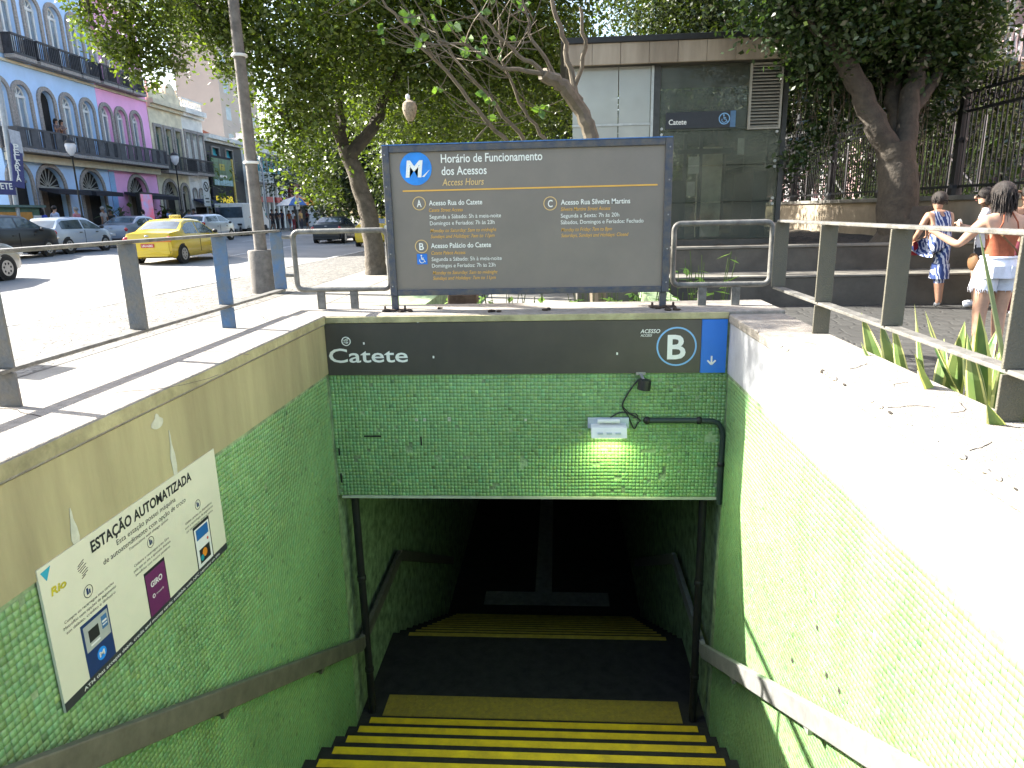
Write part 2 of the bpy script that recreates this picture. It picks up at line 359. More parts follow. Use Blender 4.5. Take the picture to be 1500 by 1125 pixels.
text('lettering', 'Catete', (c0.x, SY, c0.z), UX, UZ, NB, c1.x-c0.x, .112, m_ltr, fs_, o_, bold=.012)
c0 = ony(938, 488, SY); text('lettering', 'ACESSO', (c0.x, SY, c0.z), UX, UZ, NB, .145, .030, m_ltr, fs_, o_, shear=.2, bold=.01)
c0 = ony(938, 493, SY); text('lettering', 'ACCESS', (c0.x, SY, c0.z), UX, UZ, NB, .086, .018, m_ltr, fs_, o_, shear=.25, bold=.008)
def ring(mb, c, r, w, U, V, N, t=.002, n=40, lift=.001):
    c, U, V, N = Vector(c), Vector(U), Vector(V), Vector(N)
    mb.prism([c+N*lift+(U*math.cos(2*math.pi*i/n)+V*math.sin(2*math.pi*i/n))*r for i in range(n)], 0, N*t, [[c+N*lift+(U*math.cos(2*math.pi*i/n)+V*math.sin(2*math.pi*i/n))*(r-w) for i in range(n)]]); return mb
def disc(mb, c, r, U, V, N, t=.002, n=40, lift=.001):
    c, U, V, N = Vector(c), Vector(U), Vector(V), Vector(N)
    mb.prism([c+N*lift+(U*math.cos(2*math.pi*i/n)+V*math.sin(2*math.pi*i/n))*r for i in range(n)], 0, N*t); return mb
cB = ony(991, 507.5, SY); ring(MB(), (cB.x, SY, cB.z), .148, .012, UX, UZ, NB).build('ring', m_lblue, fs_, o_)
text('lettering', 'B', (cB.x, SY, cB.z-.092), UX, UZ, NB, .135, .185, m_ltr, fs_, o_, bold=.02, centre=True)
cA = ony(1042, 528, SY); mb = MB(); mb.box((cA.x-.006, SY-.005, cA.z-.025), (cA.x+.006, SY-.003, cA.z+.035))
for s in (-1, 1): mb.bar((cA.x, SY-.0045, cA.z-.03), (cA.x+s*.03, SY-.0045, cA.z+.002), .002, .012, up=(0, 0, 1))
mb.build('arrow', m_ltr, fs_, o_)
cS = ony(507, 500, SY); mb = ring(MB(), (cS.x, SY, cS.z), .036, .007, UX, UZ, NB)
for k in range(9): mb.bar((cS.x+rnd.uniform(-.02, .01), SY-.003, cS.z+rnd.uniform(-.025, .02)), (cS.x+rnd.uniform(0, .028), SY-.003, cS.z+rnd.uniform(-.02, .028)), .002, .007)
mb.build('sticker', m_ltr, fs_, o_)
for px, py in ((612, 471), (533, 503), (635, 523), (904, 518)):
    c = ony(px, py, SY); MB().box((c.x-.006, SY-.002, c.z-.009), (c.x+.006, SY-.0005, c.z+.009)).build('scratch', m_ltr, fs_, o_)
# --- wall lamp (lit, throws light down the tiles), spotlight, cable, conduit
wl = empty('wall_lamp', tuple(ony(890, 640, YF)), label='white twin-tube wall lamp, lit, on the mosaic under the letter B', cat='lamp'); o_ = loc_of(wl)
A, B_ = ony(861, 612, YF-.02), ony(921, 627, YF-.02)
MB().box((A.x, YF-.03, B_.z), (B_.x, YF-.006, A.z)).build('back_plate', mat('bluish_steel', (.45, .5, .56), .45), wl, o_, bevel=.004)
A2, B2 = ony(866, 626, YF-.1), ony(918, 640, YF-.1)
MB().prism([(A2.x, YF-.03, A2.z+.01), (A2.x, YF-.11, A2.z), (A2.x, YF-.14, B2.z), (A2.x, YF-.03, B2.z+.012)], 0, (B2.x-A2.x, 0, 0)).build('reflector', m_wht, wl, o_, bevel=.004)
MB().cyl((A2.x+.05, YF-.055, A2.z+.035), (B2.x-.05, YF-.055, A2.z+.035), .016).build('tube', m_wht, wl, o_, smooth=True)
MB().cyl((A2.x+.03, YF-.08, B2.z-.004), (B2.x-.03, YF-.08, B2.z-.004), .014).build('lit_tube', mat('lit_tube', (.9, 1, .5), .5, .02, emit=3), wl, o_, smooth=True)
for q in (.25, .5, .75): MB().box((A2.x+(B2.x-A2.x)*q-.02, YF-.142, (A2.z+B2.z)/2-.006), (A2.x+(B2.x-A2.x)*q+.02, YF-.126, (A2.z+B2.z)/2+.006)).build('slot', mat('bluish_steel', (.45, .5, .56), .45), wl, o_)
ld_ = bpy.data.lights.new('lamp_light', 'AREA'); ld_.shape = 'RECTANGLE'; ld_.size = B2.x-A2.x-.08; ld_.size_y = .04; ld_.energy = 1.8; ld_.color = (.80, 1, .42)
lo = bpy.data.objects.new('lamp_light', ld_); COL.objects.link(lo); lo.parent = wl; lo.location = Vector(((A2.x+B2.x)/2, YF-.09, B2.z-.03))-o_; lo.rotation_euler = (math.radians(-25), 0, 0)
sp = empty('spotlight', tuple(ony(943, 560, YF)), label='small black spotlight hanging under the sign edge', cat='lamp'); o_ = loc_of(sp); c = ony(943, 562, YF-.1)
MB().cyl((c.x, YF-.10, c.z-.045), (c.x+.01, YF-.10, c.z+.03), .05, .046, 18).build('body', m_blk, sp, o_, smooth=True)
MB().box((c.x-.05, YF-.03, c.z+.05), (c.x+.02, YF-.004, c.z+.07)).bar((c.x-.015, YF-.02, c.z+.06), (c.x, YF-.09, c.z+.02), .02, .012).build('bracket', m_rail, sp, o_)
m_cab = mat('black_cable', (.02, .02, .02), .5, .1)
def cable(pts, r, name, label, Yo=.012):
    P = [ony(x, y, YF-Yo) for x, y in pts]; Q = []
    for i in range(len(P)-1):
        p0, p1, p2, p3 = P[max(i-1, 0)], P[i], P[i+1], P[min(i+2, len(P)-1)]
        for k in range(5):
            t = k/5; Q.append(.5*((2*p1)+(p2-p0)*t+(2*p0-5*p1+4*p2-p3)*t*t+(3*p1-p0-3*p2+p3)*t**3))
    Q.append(P[-1]); o = MB().tube(Q, r, 8).build(name, m_cab, smooth=True); return tag(o, label, 'cable')
cable([(936, 555), (924, 570), (915, 585), (912, 594), (916, 603), (926, 608), (934, 612), (938, 616)], .006, 'power_cable', 'black cable looping from the spotlight to the conduit end')
cable([(890, 615), (900, 608), (910, 604), (918, 606), (924, 618), (929, 628), (934, 620), (939, 616)], .005, 'power_cable', 'thin black cable from the white wall lamp to the conduit')
cable([(911, 594), (922, 605), (931, 606), (934, 611), (927, 612)], .004, 'power_cable', 'short tangled cable end between lamp and conduit', .02)
cn = empty('conduit', tuple(ony(1055, 735, YF)), label='dark conduit running along the mosaic and down the right corner', cat='pipe'); o_ = loc_of(cn)
Pc = [ony(x, y, YF-.03) for x, y in ((944, 616), (1020, 616), (1044, 617), (1052, 620), (1057, 628), (1059, 640), (1056, 680), (1053, 738))]
MB().tube(Pc, .021, 10).build('pipe', mat('dark_green_conduit', (.028, .045, .04), .5, .1), cn, o_, smooth=True)
for i in (0, 1, 6): MB().ell(Pc[i]+Vector((.02 if i < 6 else 0, 0, 0)), (.03, .028, .03), 10, 6).build('coupling', m_blk, cn, o_, smooth=True)
# --- poster on the left wall
m_pap = mat('poster_paper', (.66, .64, .50), .45, .03, 2)
po = empty('poster', (XL+.006, 2.65, .1), label='white self-service station poster ESTAÇÃO AUTOMATIZADA on the green wall', cat='poster'); o_ = loc_of(po)
PX = XL+.0165; y0, y1, z0, z1 = 2.0, 3.245, -.172, .396
MB().box((XL+.0065, y0, z0), (PX, y1, z1)).build('sheet', m_pap, po, o_)
m_ink = mat('black_ink', (.015, .015, .02), .5, .05); m_navy = mat('navy_ink', (.012, .035, .13), .45, .05); m_purp = mat('purple_ink', (.13, .02, .10), .45, .05); m_scr = mat('screen_grey', (.40, .42, .40), .4, .1)
def ptext(body, pa, pb, h, m=m_ink, bold=0., shear=0.):
    a, b = onx(*pa, PX), onx(*pb, PX); d = Vector((0, b.y-a.y, b.z-a.z)); w = d.length; U = d/w; V = Vector((0, -U.z, U.y))
    text('lettering', body, (PX, a.y, a.z), U, V, (1, 0, 0), w, h, m, po, o_, bold=bold, shear=shear, lift=.0008)
def prect(pa, pb, m, lift=.0006, name='print', wz=None):
    """axis-aligned rectangle given by its lower-left and upper-right pixel"""
    a, b = onx(*pa, PX), onx(*pb, PX); return MB().box((PX+lift-.0005, a.y, a.z), (PX+lift, b.y, b.z)).build(name, m, po, o_)
MB().box((PX, y0, z0), (PX+.0006, y1, z0+.037)).build('footer', mat('charcoal_print', (.03, .033, .04), .5), po, o_)
def at_(y, z): return (PX, y, z)
def ltext(body, y, z, w, h, m=m_ink, bold=0., centre=False, shear=0., lift=.0009): text('lettering', body, at_(y, z), (0, 1, 0), (0, 0, 1), (1, 0, 0), w, h, m, po, o_, bold=bold, centre=centre, lift=lift, shear=shear)
ltext('ESTAÇÃO AUTOMATIZADA', 2.268, .322, .735, .046, bold=.03)
ltext('Esta estação possui máquina', 2.411, .279, .437, .024); ltext('de autoatendimento com opção de troco', 2.318, .242, .61, .024)
ltext('Transactions with change option', 2.477, .220, .292, .012, shear=.2)
# three columns: machine, app on a phone, contactless phone
for (yc, zt_, lines, w) in ((2.213, .142, ('Compre ou recarregue seus cartões', 'MetrôRio com opções de pagamento', 'em débito, crédito e dinheiro'), .30), (2.622, .136, ('Cadastre e recarregue o seu Giro', 'pelo app ou site e aproveite diversos', 'benefícios com nossos parceiros'), .28), (3.025, .132, ('Utilize cartões ou dispositivos', 'com a tecnologia de pagamento', 'por aproximação, direto na catraca'), .27)):
    for k, L in enumerate(lines): ltext(L, yc, zt_-.021*k, w*(1-.06*abs(k-1)), .012, centre=True)
    ring(MB(), at_(yc, zt_+.050), .025, .0025, (0, 1, 0), (0, 0, 1), (1, 0, 0), .0004).build('icon', m_ink, po, o_)
    MB().box((PX+.0005, yc-.009, zt_+.038), (PX+.0009, yc+.001, zt_+.064)).box((PX+.0005, yc+.004, zt_+.038), (PX+.0009, yc+.012, zt_+.055)).build('icon', m_navy, po, o_)
def pr(y0_, z0_, y1_, z1_, m, lift): MB().box((PX+lift-.0003, y0_, z0_), (PX+lift, y1_, z1_)).build('print', m, po, o_)
pr(2.138, z0+.037, 2.297, .086, m_navy, .0009); pr(2.150, -.035, 2.290, .072, m_scr, .0012); pr(2.172, -.005, 2.230, .045, m_ink, .0015); pr(2.248, .005, 2.282, .058, mat('print_blue', (.05, .16, .35), .5), .0015)
pr(2.252, .030, 2.278, .038, m_wht, .0018); pr(2.252, .018, 2.278, .023, m_wht, .0018); pr(2.175, -.022, 2.228, -.014, m_wht, .0015)
disc(MB(), at_(2.222, -.082), .026, (0, 1, 0), (0, 0, 1), (1, 0, 0), .0004, lift=.0009).build('logo', MATS.get('bright_metro_blue') or mat('bright_metro_blue', (.02, .26, .80), .4), po, o_); ltext('M', 2.222, -.093, .030, .022, m_wht, .03, True, lift=.0018)
pr(2.540, z0+.037, 2.697, .075, m_ink, .0009); pr(2.545, z0+.037, 2.692, .062, m_purp, .0012); ltext('GIRO', 2.618, -.01, .088, .026, m_wht, .03, True, lift=.0016)
ltext('metrô', 2.632, -.058, .055, .010, m_wht, .0, True, lift=.0016); ring(MB(), at_(2.585, -.054), .010, .004, (0, 1, 0), (0, 0, 1), (1, 0, 0), .0004, lift=.0013).build('icon', m_wht, po, o_)
pr(2.950, z0+.037, 3.106, .088, m_ink, .0009); pr(2.958, z0+.037, 3.098, .072, m_wht, .0012); pr(2.972, .008, 3.085, .064, mat('card_blue', (.02, .13, .38), .4), .0015); pr(2.98, -.118, 3.08, -.045, m_ink, .0015)
disc(MB(), at_(3.028, -.075), .022, (0, 1, 0), (0, 0, 1), (1, 0, 0), .0003, lift=.0016).build('print', mat('card_orange', (.7, .25, .02), .4), po, o_); disc(MB(), at_(3.0, -.092), .016, (0, 1, 0), (0, 0, 1), (1, 0, 0), .0003, lift=.0019).build('print', mat('card_teal', (.02, .3, .35), .4), po, o_)
disc(MB(), at_(3.07, -.018), .008, (0, 1, 0), (0, 0, 1), (1, 0, 0), .0003, lift=.0014).build('print', mat('card_red', (.6, .05, .02), .4), po, o_)
ltext('ATM that accepts debit, credit and money cards; available with NFC payment on site', 2.10, z0+.011, 1.06, .014, m_wht, .01, lift=.0010)
ltext('Rio', 2.04, .275, .075, .030, mat('logo_yellow', (.55, .48, .03), .5), .03, shear=.15, lift=.0012); ltext('Rio', 2.043, .272, .075, .030, mat('logo_olive', (.2, .19, .02), .5), .0, shear=.15, lift=.0006)
mb = MB()
for k in range(7): mb.bar((PX+.0008, 2.18+rnd.uniform(0, .02), .255+k*.009), (PX+.0008, 2.215+rnd.uniform(0, .02), .262+k*.010), .0006, .004, up=(1, 0, 0))
mb.build('emblem', m_ink, po, o_)
MB().prism([(PX+.0005, 2.012, .378), (PX+.0005, 2.062, .384), (PX+.0005, 2.034, .338)], 0, (.0004, 0, 0)).build('corner_mark', mat('teal_print', (.03, .32, .45), .5), po, o_)

# cracks, chips and grime on the two copings
m_crk = mat('crack_dirt', (.035, .03, .025), .95, .2, 30)
rc = random.Random(5)
def crack(p, ang, n, step, w, z, parent, off):
    P = [Vector((p[0], p[1], z))]
    for k in range(n): ang += rc.uniform(-.5, .5); P.append(P[-1]+Vector((math.cos(ang), math.sin(ang), 0))*step*rc.uniform(.6, 1.3))
    mb = MB()
    for a, b in zip(P[:-1], P[1:]): mb.bar(a, b, w*rc.uniform(.4, 1.3), .0012)
    return mb.build('crack', m_crk, parent, off)
for (px, py, a, n, st_, w) in ((1245, 540, .3, 5, .03, .006), (1300, 597, .2, 6, .035, .006), (1390, 605, -.2, 5, .04, .006), (1450, 622, .1, 7, .03, .007), (1195, 505, 1.2, 4, .03, .004), (1330, 560, 2.9, 5, .03, .004), (1420, 660, .4, 5, .03, .005)):
    p = onz(px, py, .783); crack(p, a, n, st_, w*.5, .7832, rw, loc_of(rw))
for (px, py, a, n, st_, w) in ((170, 575, .5, 8, .06, .005), (60, 610, 2.2, 7, .05, .006), (300, 515, .2, 6, .05, .004), (390, 470, 1.4, 6, .05, .004)):
    p = onz(px, py, .8125); crack(p, a, n, st_, w, .8128, lw, loc_of(lw))
for k in range(46):   # broken arris of the right coping
    Y = rc.uniform(1.2, 4.5); s_ = rc.uniform(.006, .022); MB().ell((XR-.021, Y, .780), (s_*.5, s_*1.6, s_*.5), 7, 5).build('chip', m_cope if k % 9 else m_crk, rw, loc_of(rw))
for k in range(9):   # hollow and missing tiles on the sunny wall
    Y = rc.uniform(1.8, 3.9); z = rc.uniform(-1.0, .1); MB().box((XR-.0045, Y-.014, z-.014), (XR-.0038, Y+.013, z+.013)).build('gap', m_crk if k % 2 else m_grout, rw, loc_of(rw))
# ================================================================ GROUND, ROAD, PAVEMENTS
FX = lambda Y: -26-.05*(Y-30)                        # line of the facades across the street
KX = -8.65                                           # near kerb
KF = lambda Y: FX(Y)+4.2                             # far kerb
hx0, hx1, hy0, hy1 = XL-.66, XR+.34, Y0-.28, YF+.5   # the hole of the stairwell
m_gr = mat('dusty_ground', (.22, .21, .19), .9, .2, .5)
def holed(mb, x0, x1, y0, y1, z, zb=None):
    for a, b, c, d in ((x0, hx0, y0, y1), (hx1, x1, y0, y1), (hx0, hx1, y0, hy0), (hx0, hx1, hy1, y1)):
        mb._add([(a, c, z), (b, c, z), (b, d, z), (a, d, z)], [(0, 1, 2, 3)])
    return mb
tag(holed(MB(), -900, 900, -900, 900, -.34).build('ground', m_gr), kind='structure')
def nodemat(name):
    m = bpy.data.materials.new(name); m.use_nodes = True; MATS[name] = m; n = m.node_tree.nodes; return m, n, m.node_tree.links, n['Principled BSDF']
def asphalt():
    m, n, l, b = nodemat('worn_asphalt'); tc = n.new('ShaderNodeTexCoord'); a = n.new('ShaderNodeTexNoise'); a.inputs['Scale'].default_value = .35; a.inputs['Detail'].default_value = 8
    c = n.new('ShaderNodeTexNoise'); c.inputs['Scale'].default_value = 60
    for q in (a, c): l.new(tc.outputs['Object'], q.inputs[0])
    r = n.new('ShaderNodeValToRGB'); r.color_ramp.elements[0].position = .3; r.color_ramp.elements[1].position = .7; r.color_ramp.elements[0].color = (.17, .17, .172, 1); r.color_ramp.elements[1].color = (.27, .265, .255, 1)
    l.new(a.outputs[0], r.inputs[0]); l.new(r.outputs[0], b.inputs['Base Color']); b.inputs['Roughness'].default_value = .8
    bp = n.new('ShaderNodeBump'); bp.inputs['Strength'].default_value = .35; bp.inputs['Distance'].default_value = .01; l.new(c.outputs[0], bp.inputs['Height']); l.new(bp.outputs[0], b.inputs['Normal']); return m
def cobble(name, s, c1, c2, cm, bricky=False, wave=False):
    """small set stones: one cell each with a dark joint"""
    m, n, l, b = nodemat(name); tc = n.new('ShaderNodeTexCoord'); mp = n.new('ShaderNodeMapping'); l.new(tc.outputs['Object'], mp.inputs[0])
    v = n.new('ShaderNodeTexVoronoi'); v.inputs['Scale'].default_value = s; v.inputs['Randomness'].default_value = .55; l.new(mp.outputs[0], v.inputs[0])
    e = n.new('ShaderNodeTexVoronoi'); e.feature = 'DISTANCE_TO_EDGE'; e.inputs['Scale'].default_value = s; e.inputs['Randomness'].default_value = .55; l.new(mp.outputs[0], e.inputs[0])
    nz = n.new('ShaderNodeTexNoise'); nz.inputs['Scale'].default_value = .8; nz.inputs['Detail'].default_value = 6; l.new(tc.outputs['Object'], nz.inputs[0])
    sep = n.new('ShaderNodeSeparateColor'); l.new(v.outputs['Color'], sep.inputs[0])
    mx = n.new('ShaderNodeMix'); mx.data_type = 'RGBA'; mx.inputs[6].default_value = (*c1, 1); mx.inputs[7].default_value = (*c2, 1); l.new(sep.outputs[0], mx.inputs[0])
    out = mx.outputs[2]
    m3 = n.new('ShaderNodeMix'); m3.data_type = 'RGBA'; m3.blend_type = 'MULTIPLY'; m3.inputs[0].default_value = .6; l.new(out, m3.inputs[6]); l.new(nz.outputs[0], m3.inputs[7])
    rp = n.new('ShaderNodeMapRange'); rp.inputs[1].default_value = .03; rp.inputs[2].default_value = .10; l.new(e.outputs['Distance'], rp.inputs[0])
    m2 = n.new('ShaderNodeMix'); m2.data_type = 'RGBA'; l.new(rp.outputs[0], m2.inputs[0]); m2.inputs[6].default_value = (*cm, 1); l.new(m3.outputs[2], m2.inputs[7])
    l.new(m2.outputs[2], b.inputs['Base Color']); b.inputs['Roughness'].default_value = .75
    bp = n.new('ShaderNodeBump'); bp.inputs['Strength'].default_value = .6; bp.inputs['Distance'].default_value = .015; l.new(rp.outputs[0], bp.inputs['Height']); l.new(bp.outputs[0], b.inputs['Normal']); return m
m_asph = asphalt(); m_cob = cobble('portuguese_stone', 9, (.30, .285, .255), (.15, .143, .13), (.05, .047, .04)); m_cobd = cobble('grey_set_stone', 5, (.075, .075, .07), (.055, .055, .052), (.035, .035, .032))
m_slab = mat('pale_paving', (.27, .255, .225), .8, .2, 1.5, bump=.25, bscale=40)
m_kerb = mat('granite_kerb', (.42, .41, .39), .8, .2, 12, bump=.3)
Ys = list(range(-30, 141, 10))
FPZ = .45
def zr_(x): return -.05+.40*(KX-x)/13.35          # the street climbs gently to its far side
rd = MB()
for a, b in zip(Ys[:-1], Ys[1:]): rd._add([(KF(a), a, zr_(KF(a))), (KX+.001, a, zr_(KX)), (KX+.001, b, zr_(KX)), (KF(b), b, zr_(KF(b)))], [(0, 1, 2, 3)])
tag(rd.build('road', m_asph), kind='structure')
m_line = mat('road_paint', (.62, .62, .60), .7, .2, 8)
lm = MB()
for xx in (-13.2, -17.6):
    for k in range(9, 40): lm.bar((xx-.05*(k*3-30), k*3, zr_(xx-.05*(k*3-30))+.003), (xx-.05*(k*3+1.6-30), k*3+1.6, zr_(xx-.05*(k*3+1.6-30))+.003), .10, .004) if k % 2 else None
tag(lm.build('lane_marking', m_line), kind='structure')
pv = tag(empty('pavement', (-4, 12, 0)), kind='structure'); o_ = loc_of(pv)
# near pavement: stone-set strip along the kerb, paler slabs round the stairwell, darker set stones to the right
x_s = -5.6
mb = MB(); mb.box((KX+.18, -30, -.33), (x_s, 140, 0)); mb.build('stone_strip', m_cob, pv, o_)
mb = MB()
for a, b, c, d in ((x_s+.001, hx0, -30, 7.5), (x_s+.001, hx0, 7.5, 140)): mb._add([(a, c, .0), (b, c, .0), (b, d, .0), (a, d, .0)], [(0, 1, 2, 3)])
mb._add([(hx0, hy1, 0), (hx1, hy1, 0), (hx1, 140, 0), (hx0, 140, 0)], [(0, 1, 2, 3)]); mb._add([(hx0, -30, 0), (hx1, -30, 0), (hx1, hy0, 0), (hx0, hy0, 0)], [(0, 1, 2, 3)])
mb.build('slab_field', m_slab, pv, o_)
mb = MB(); mb._add([(hx1, -30, -.001), (40, -30, -.001), (40, 140, -.001), (hx1, 140, -.001)], [(0, 1, 2, 3)]); mb.build('set_stone_field', m_cobd, pv, o_)
ks = MB().box((0, 0, -.33), (.178, .985, .012)).build('kerb_stone', m_kerb, pv, (0, 0, 0), bevel=.015); ks.location = Vector((KX, 6, 0))-o_
for k in range(7, 66):
    c = ks.copy(); COL.objects.link(c); c.location = Vector((KX+rnd.uniform(-.008, .008), k, rnd.uniform(-.006, .006)))-o_; c.rotation_euler.z = rnd.uniform(-.006, .006)
# joints and a worn edge in the slabs, as shallow dark strips sunk between them
m_jnt = mat('joint_dirt', (.10, .095, .085), .9, .2, 20)
mb = MB()
for (x, y, x2, y2, w) in ((-5.58, 4, -5.58, 60, .035), (-4.2, 5, -4.2, 40, .015), (-2.9, 6.3, -2.9, 30, .015)): mb.bar((x, y, .0025), (x2, y2, .0025), w, .003)
for k in range(8): mb.bar((-5.55, 6.0+k*2.1, .0028), (-2.6, 6.0+k*2.1, .0028), .014, .003)
mb.build('joint', m_jnt, pv, o_)
fp = tag(empty('far_pavement', (-28, 40, 0)), kind='structure'); o_ = loc_of(fp)
mb = MB()
for a, b in zip(Ys[:-1], Ys[1:]):
    mb.prism([(KF(a)-.18, a, -.33), (KF(b)-.18, b, -.33), (-80, b, -.33), (-80, a, -.33)], 0, (0, 0, .33+FPZ))
mb.build('stone_field', m_cob, fp, o_)
mb = MB()
for a, b in zip(Ys[:-1], Ys[1:]): mb.bar((KF(a)-.09, a, FPZ-.16), (KF(b)-.09, b, FPZ-.16), .18, .33)
mb.build('kerb', m_kerb, fp, o_)
# ================================================================ RAILINGS ON THE PARAPETS
m_post = mat('weathered_blue_grey_paint', (.085, .105, .13), .55, .3, 9, bump=.3, col2=(.15, .135, .11))
m_postb = mat('worn_blue_paint', (.05, .13, .27), .5, .3, 9, bump=.3, col2=(.12, .13, .13))
m_pol = mat('olive_grey_paint', (.115, .105, .078), .55, .25, 25, bump=.3, col2=(.10, .095, .075))
m_frm = mat('grey_brown_tube', (.16, .155, .14), .5, .25, 14, bump=.2)
ZR, ZB = 1.44, .965
def railing(x, ys, full, ztop, label, mp, y_end, mats=None):
    r = empty('railing', (x, 4, ztop), label=label, cat='railing'); o_ = loc_of(r)
    MB().box((x-.035, y_end, ZR-.009), (x+.035, max(ys)+.012, ZR+.009)).build('top_rail', m_frm, r, o_, bevel=.004)
    MB().box((x-.035, y_end, ZB-.009), (x+.035, max(ys)+.012, ZB+.009)).build('bottom_rail', m_frm, r, o_, bevel=.004)
    for i, (Y, fu) in enumerate(zip(ys, full)):
        mm = (mats or {}).get(i, mp)
        MB().box((x-.05, Y-.007, ZB+.0095), (x+.05, Y+.007, ZR-.0095)).build('post', mm, r, o_, bevel=.003)
        if fu:
            MB().box((x-.049, Y-.0065, ztop), (x+.049, Y+.0065, ZB-.0095)).build('post', mm, r, o_, bevel=.003)
    return r
railing(-2.27, (.7, 1.64, 2.595, 3.54, 4.55, 5.51), (0, 0, 1, 0, 1, 0), ZT+.012, 'blue-grey flat-bar railing on the left parapet beside the street', m_post, .3, {4: m_postb, 5: m_postb})
railing(1.60, (.7, 1.55, 2.45, 3.38, 4.26, 5.14), (0, 0, 1, 0, 1, 0), .782, 'olive flat-bar railing on the right parapet beside the women', m_pol, .3)
def loop(x0, x1, Y, legs, label, tabs):
    r = empty('loop_barrier', ((x0+x1)/2, Y, ZT), label=label, cat='barrier'); o_ = loc_of(r); q = .05; P = []
    z0, z1 = ZB, ZR-.01
    for cx, cz, a0 in ((x1-q, z1-q, 0), (x0+q, z1-q, 90), (x0+q, z0+q, 180), (x1-q, z0+q, 270)):
        for k in range(6):
            a = math.radians(a0+k*18); P.append((cx+q*math.cos(a), Y, cz+q*math.sin(a)))
    MB().tube(P, .021, 10, closed=True).build('frame', m_frm, r, o_, smooth=True)
    for lx in legs: MB().box((lx-.032, Y-.012, ZT+.005), (lx+.032, Y+.012, z0-.018)).build('leg', m_frm, r, o_, bevel=.003)
    for tz in (z0+.12, z1-.04): MB().cyl((tabs[0], Y, tz), (tabs[1], Y, tz), .014, n=8).build('tab', m_frm, r, o_)
loop(-2.13, -1.36, 5.51, (-1.94, -1.665), 'rounded tube barrier left of the timetable board', (-2.22, -2.13))
loop(.885, 1.62, 5.42, (1.115, 1.37), 'rounded tube barrier right of the timetable board', (1.62, 1.66))
# ================================================================ OPENING-HOURS BOARD
BY = 5.36; bd = empty('information_board', (-.24, BY, ZT), label='large grey board of station access hours on two posts', cat='sign'); o_ = loc_of(bd)
bx0, bx1, bz0, bz1 = -1.312, .838, .925, 2.045
m_bd = mat('warm_grey_panel', (.205, .178, .152), .38, .08, 2.2, col2=(.165, .146, .127)); m_bf = mat('blue_black_frame', (.035, .05, .085), .45, .35, 18, bump=.3, col2=(.11, .10, .085))
MB().box((bx0+.03, BY-.018, bz0+.03), (bx1-.03, BY+.03, bz1-.03)).build('panel', m_bd, bd, o_)
for a, b in (((bx0-.004, BY-.04, bz0), (bx0+.05, BY+.04, bz1)), ((bx1-.05, BY-.04, bz0), (bx1+.004, BY+.04, bz1)), ((bx0+.051, BY-.038, bz1-.05), (bx1-.051, BY+.038, bz1)), ((bx0+.051, BY-.038, bz0), (bx1-.051, BY+.038, bz0+.045))):
    MB().box(a, b).build('frame_bar', m_bf, bd, o_, bevel=.005)
MB().box((bx0, BY-.041, bz1+.0005), (bx1, BY+.041, bz1+.008)).build('cap', mat('blue_cap_paint', (.06, .17, .42), .45, .2, 20), bd, o_)
for x in (bx0+.02, bx1-.035):
    MB().box((x-.025, BY-.025, ZT+.015), (x+.025, BY+.025, bz0-.0005)).build('leg', m_bf, bd, o_, bevel=.004)
    mb = MB(); mb.box((x-.10, BY-.05, ZT+.005), (x+.10, BY+.05, ZT+.014))
    for s in (-.08, .08): mb.cyl((x+s, BY-.02, ZT+.014), (x+s, BY-.02, ZT+.045), .009, n=8)
    mb.build('base_plate', mat('rusty_iron', (.06, .04, .03), .8, .3, 30, bump=.3), bd, o_)
m_am = mat('amber_lettering', (.72, .40, .08), .5, .03, 20); m_amp = mat('pale_amber', (.70, .48, .20), .5, .03, 20)
BP = BY-.019
for x in (bx0+.018, bx1-.018):
    for z in (1.0, 1.25, 1.5, 1.75, 1.98): MB().ell((x, BY-.041, z), (.006, .004, .006), 8, 4).build('rivet', m_rail, bd, o_)
def btext(body, x0, x1, y, hpx, m=m_ltr, bold=0., shear=0.):
    a, b = ony(x0, y, BP), ony(x1, y, BP); text('lettering', body, (a.x, BP, a.z), UX, UZ, NB, b.x-a.x, hpx/183., m, bd, o_, bold=bold, shear=shear, lift=.0015)
btext('Horário de Funcionamento', 646, 794.5, 238.5, 11.5, bold=.012); btext('dos Acessos', 647, 713, 256.5, 11.5, bold=.012)
btext('Access Hours', 648, 709, 272, 9.5, m_amp, .004, .2)
a, b = ony(590, 280, BP), ony(963, 278, BP); MB().box((a.x, BP-.0025, a.z-.006), (b.x, BP-.0005, a.z+.005)).build('rule', m_am, bd, o_)
cM = ony(609, 247, BP); disc(MB(), (cM.x, BP, cM.z), .121, UX, UZ, NB, .002).build('logo', mat('bright_metro_blue', (.02, .26, .80), .4), bd, o_)
text('lettering', 'M', (cM.x-.012, BP-.003, cM.z-.058), UX, UZ, NB, .135, .118, m_ltr, bd, o_, bold=.035, shear=.12, centre=True, lift=.001)
MB().prism([(cM.x+.045, BP-.004, cM.z-.06), (cM.x+.062, BP-.004, cM.z-.062), (cM.x+.108, BP-.004, cM.z-.008)], 0, (0, -.001, 0)).build('logo_stroke', m_ltr, bd, o_)
def letter_badge(ch, px, py):
    c = ony(px, py, BP); ring(MB(), (c.x, BP, c.z), .051, .006, UX, UZ, NB).build('ring', m_amp, bd, o_); text('lettering', ch, (c.x, BP, c.z-.026), UX, UZ, NB, .036, .053, m_ltr, bd, o_, bold=.015, centre=True, lift=.0015)
letter_badge('A', 614, 298); letter_badge('B', 617.5, 361); letter_badge('C', 806, 298)
btext('Acesso Rua do Catete', 628.5, 706.5, 301, 7, bold=.012); btext('Catete Street Access', 628.5, 678, 310.5, 5, m_am, .004, .25)
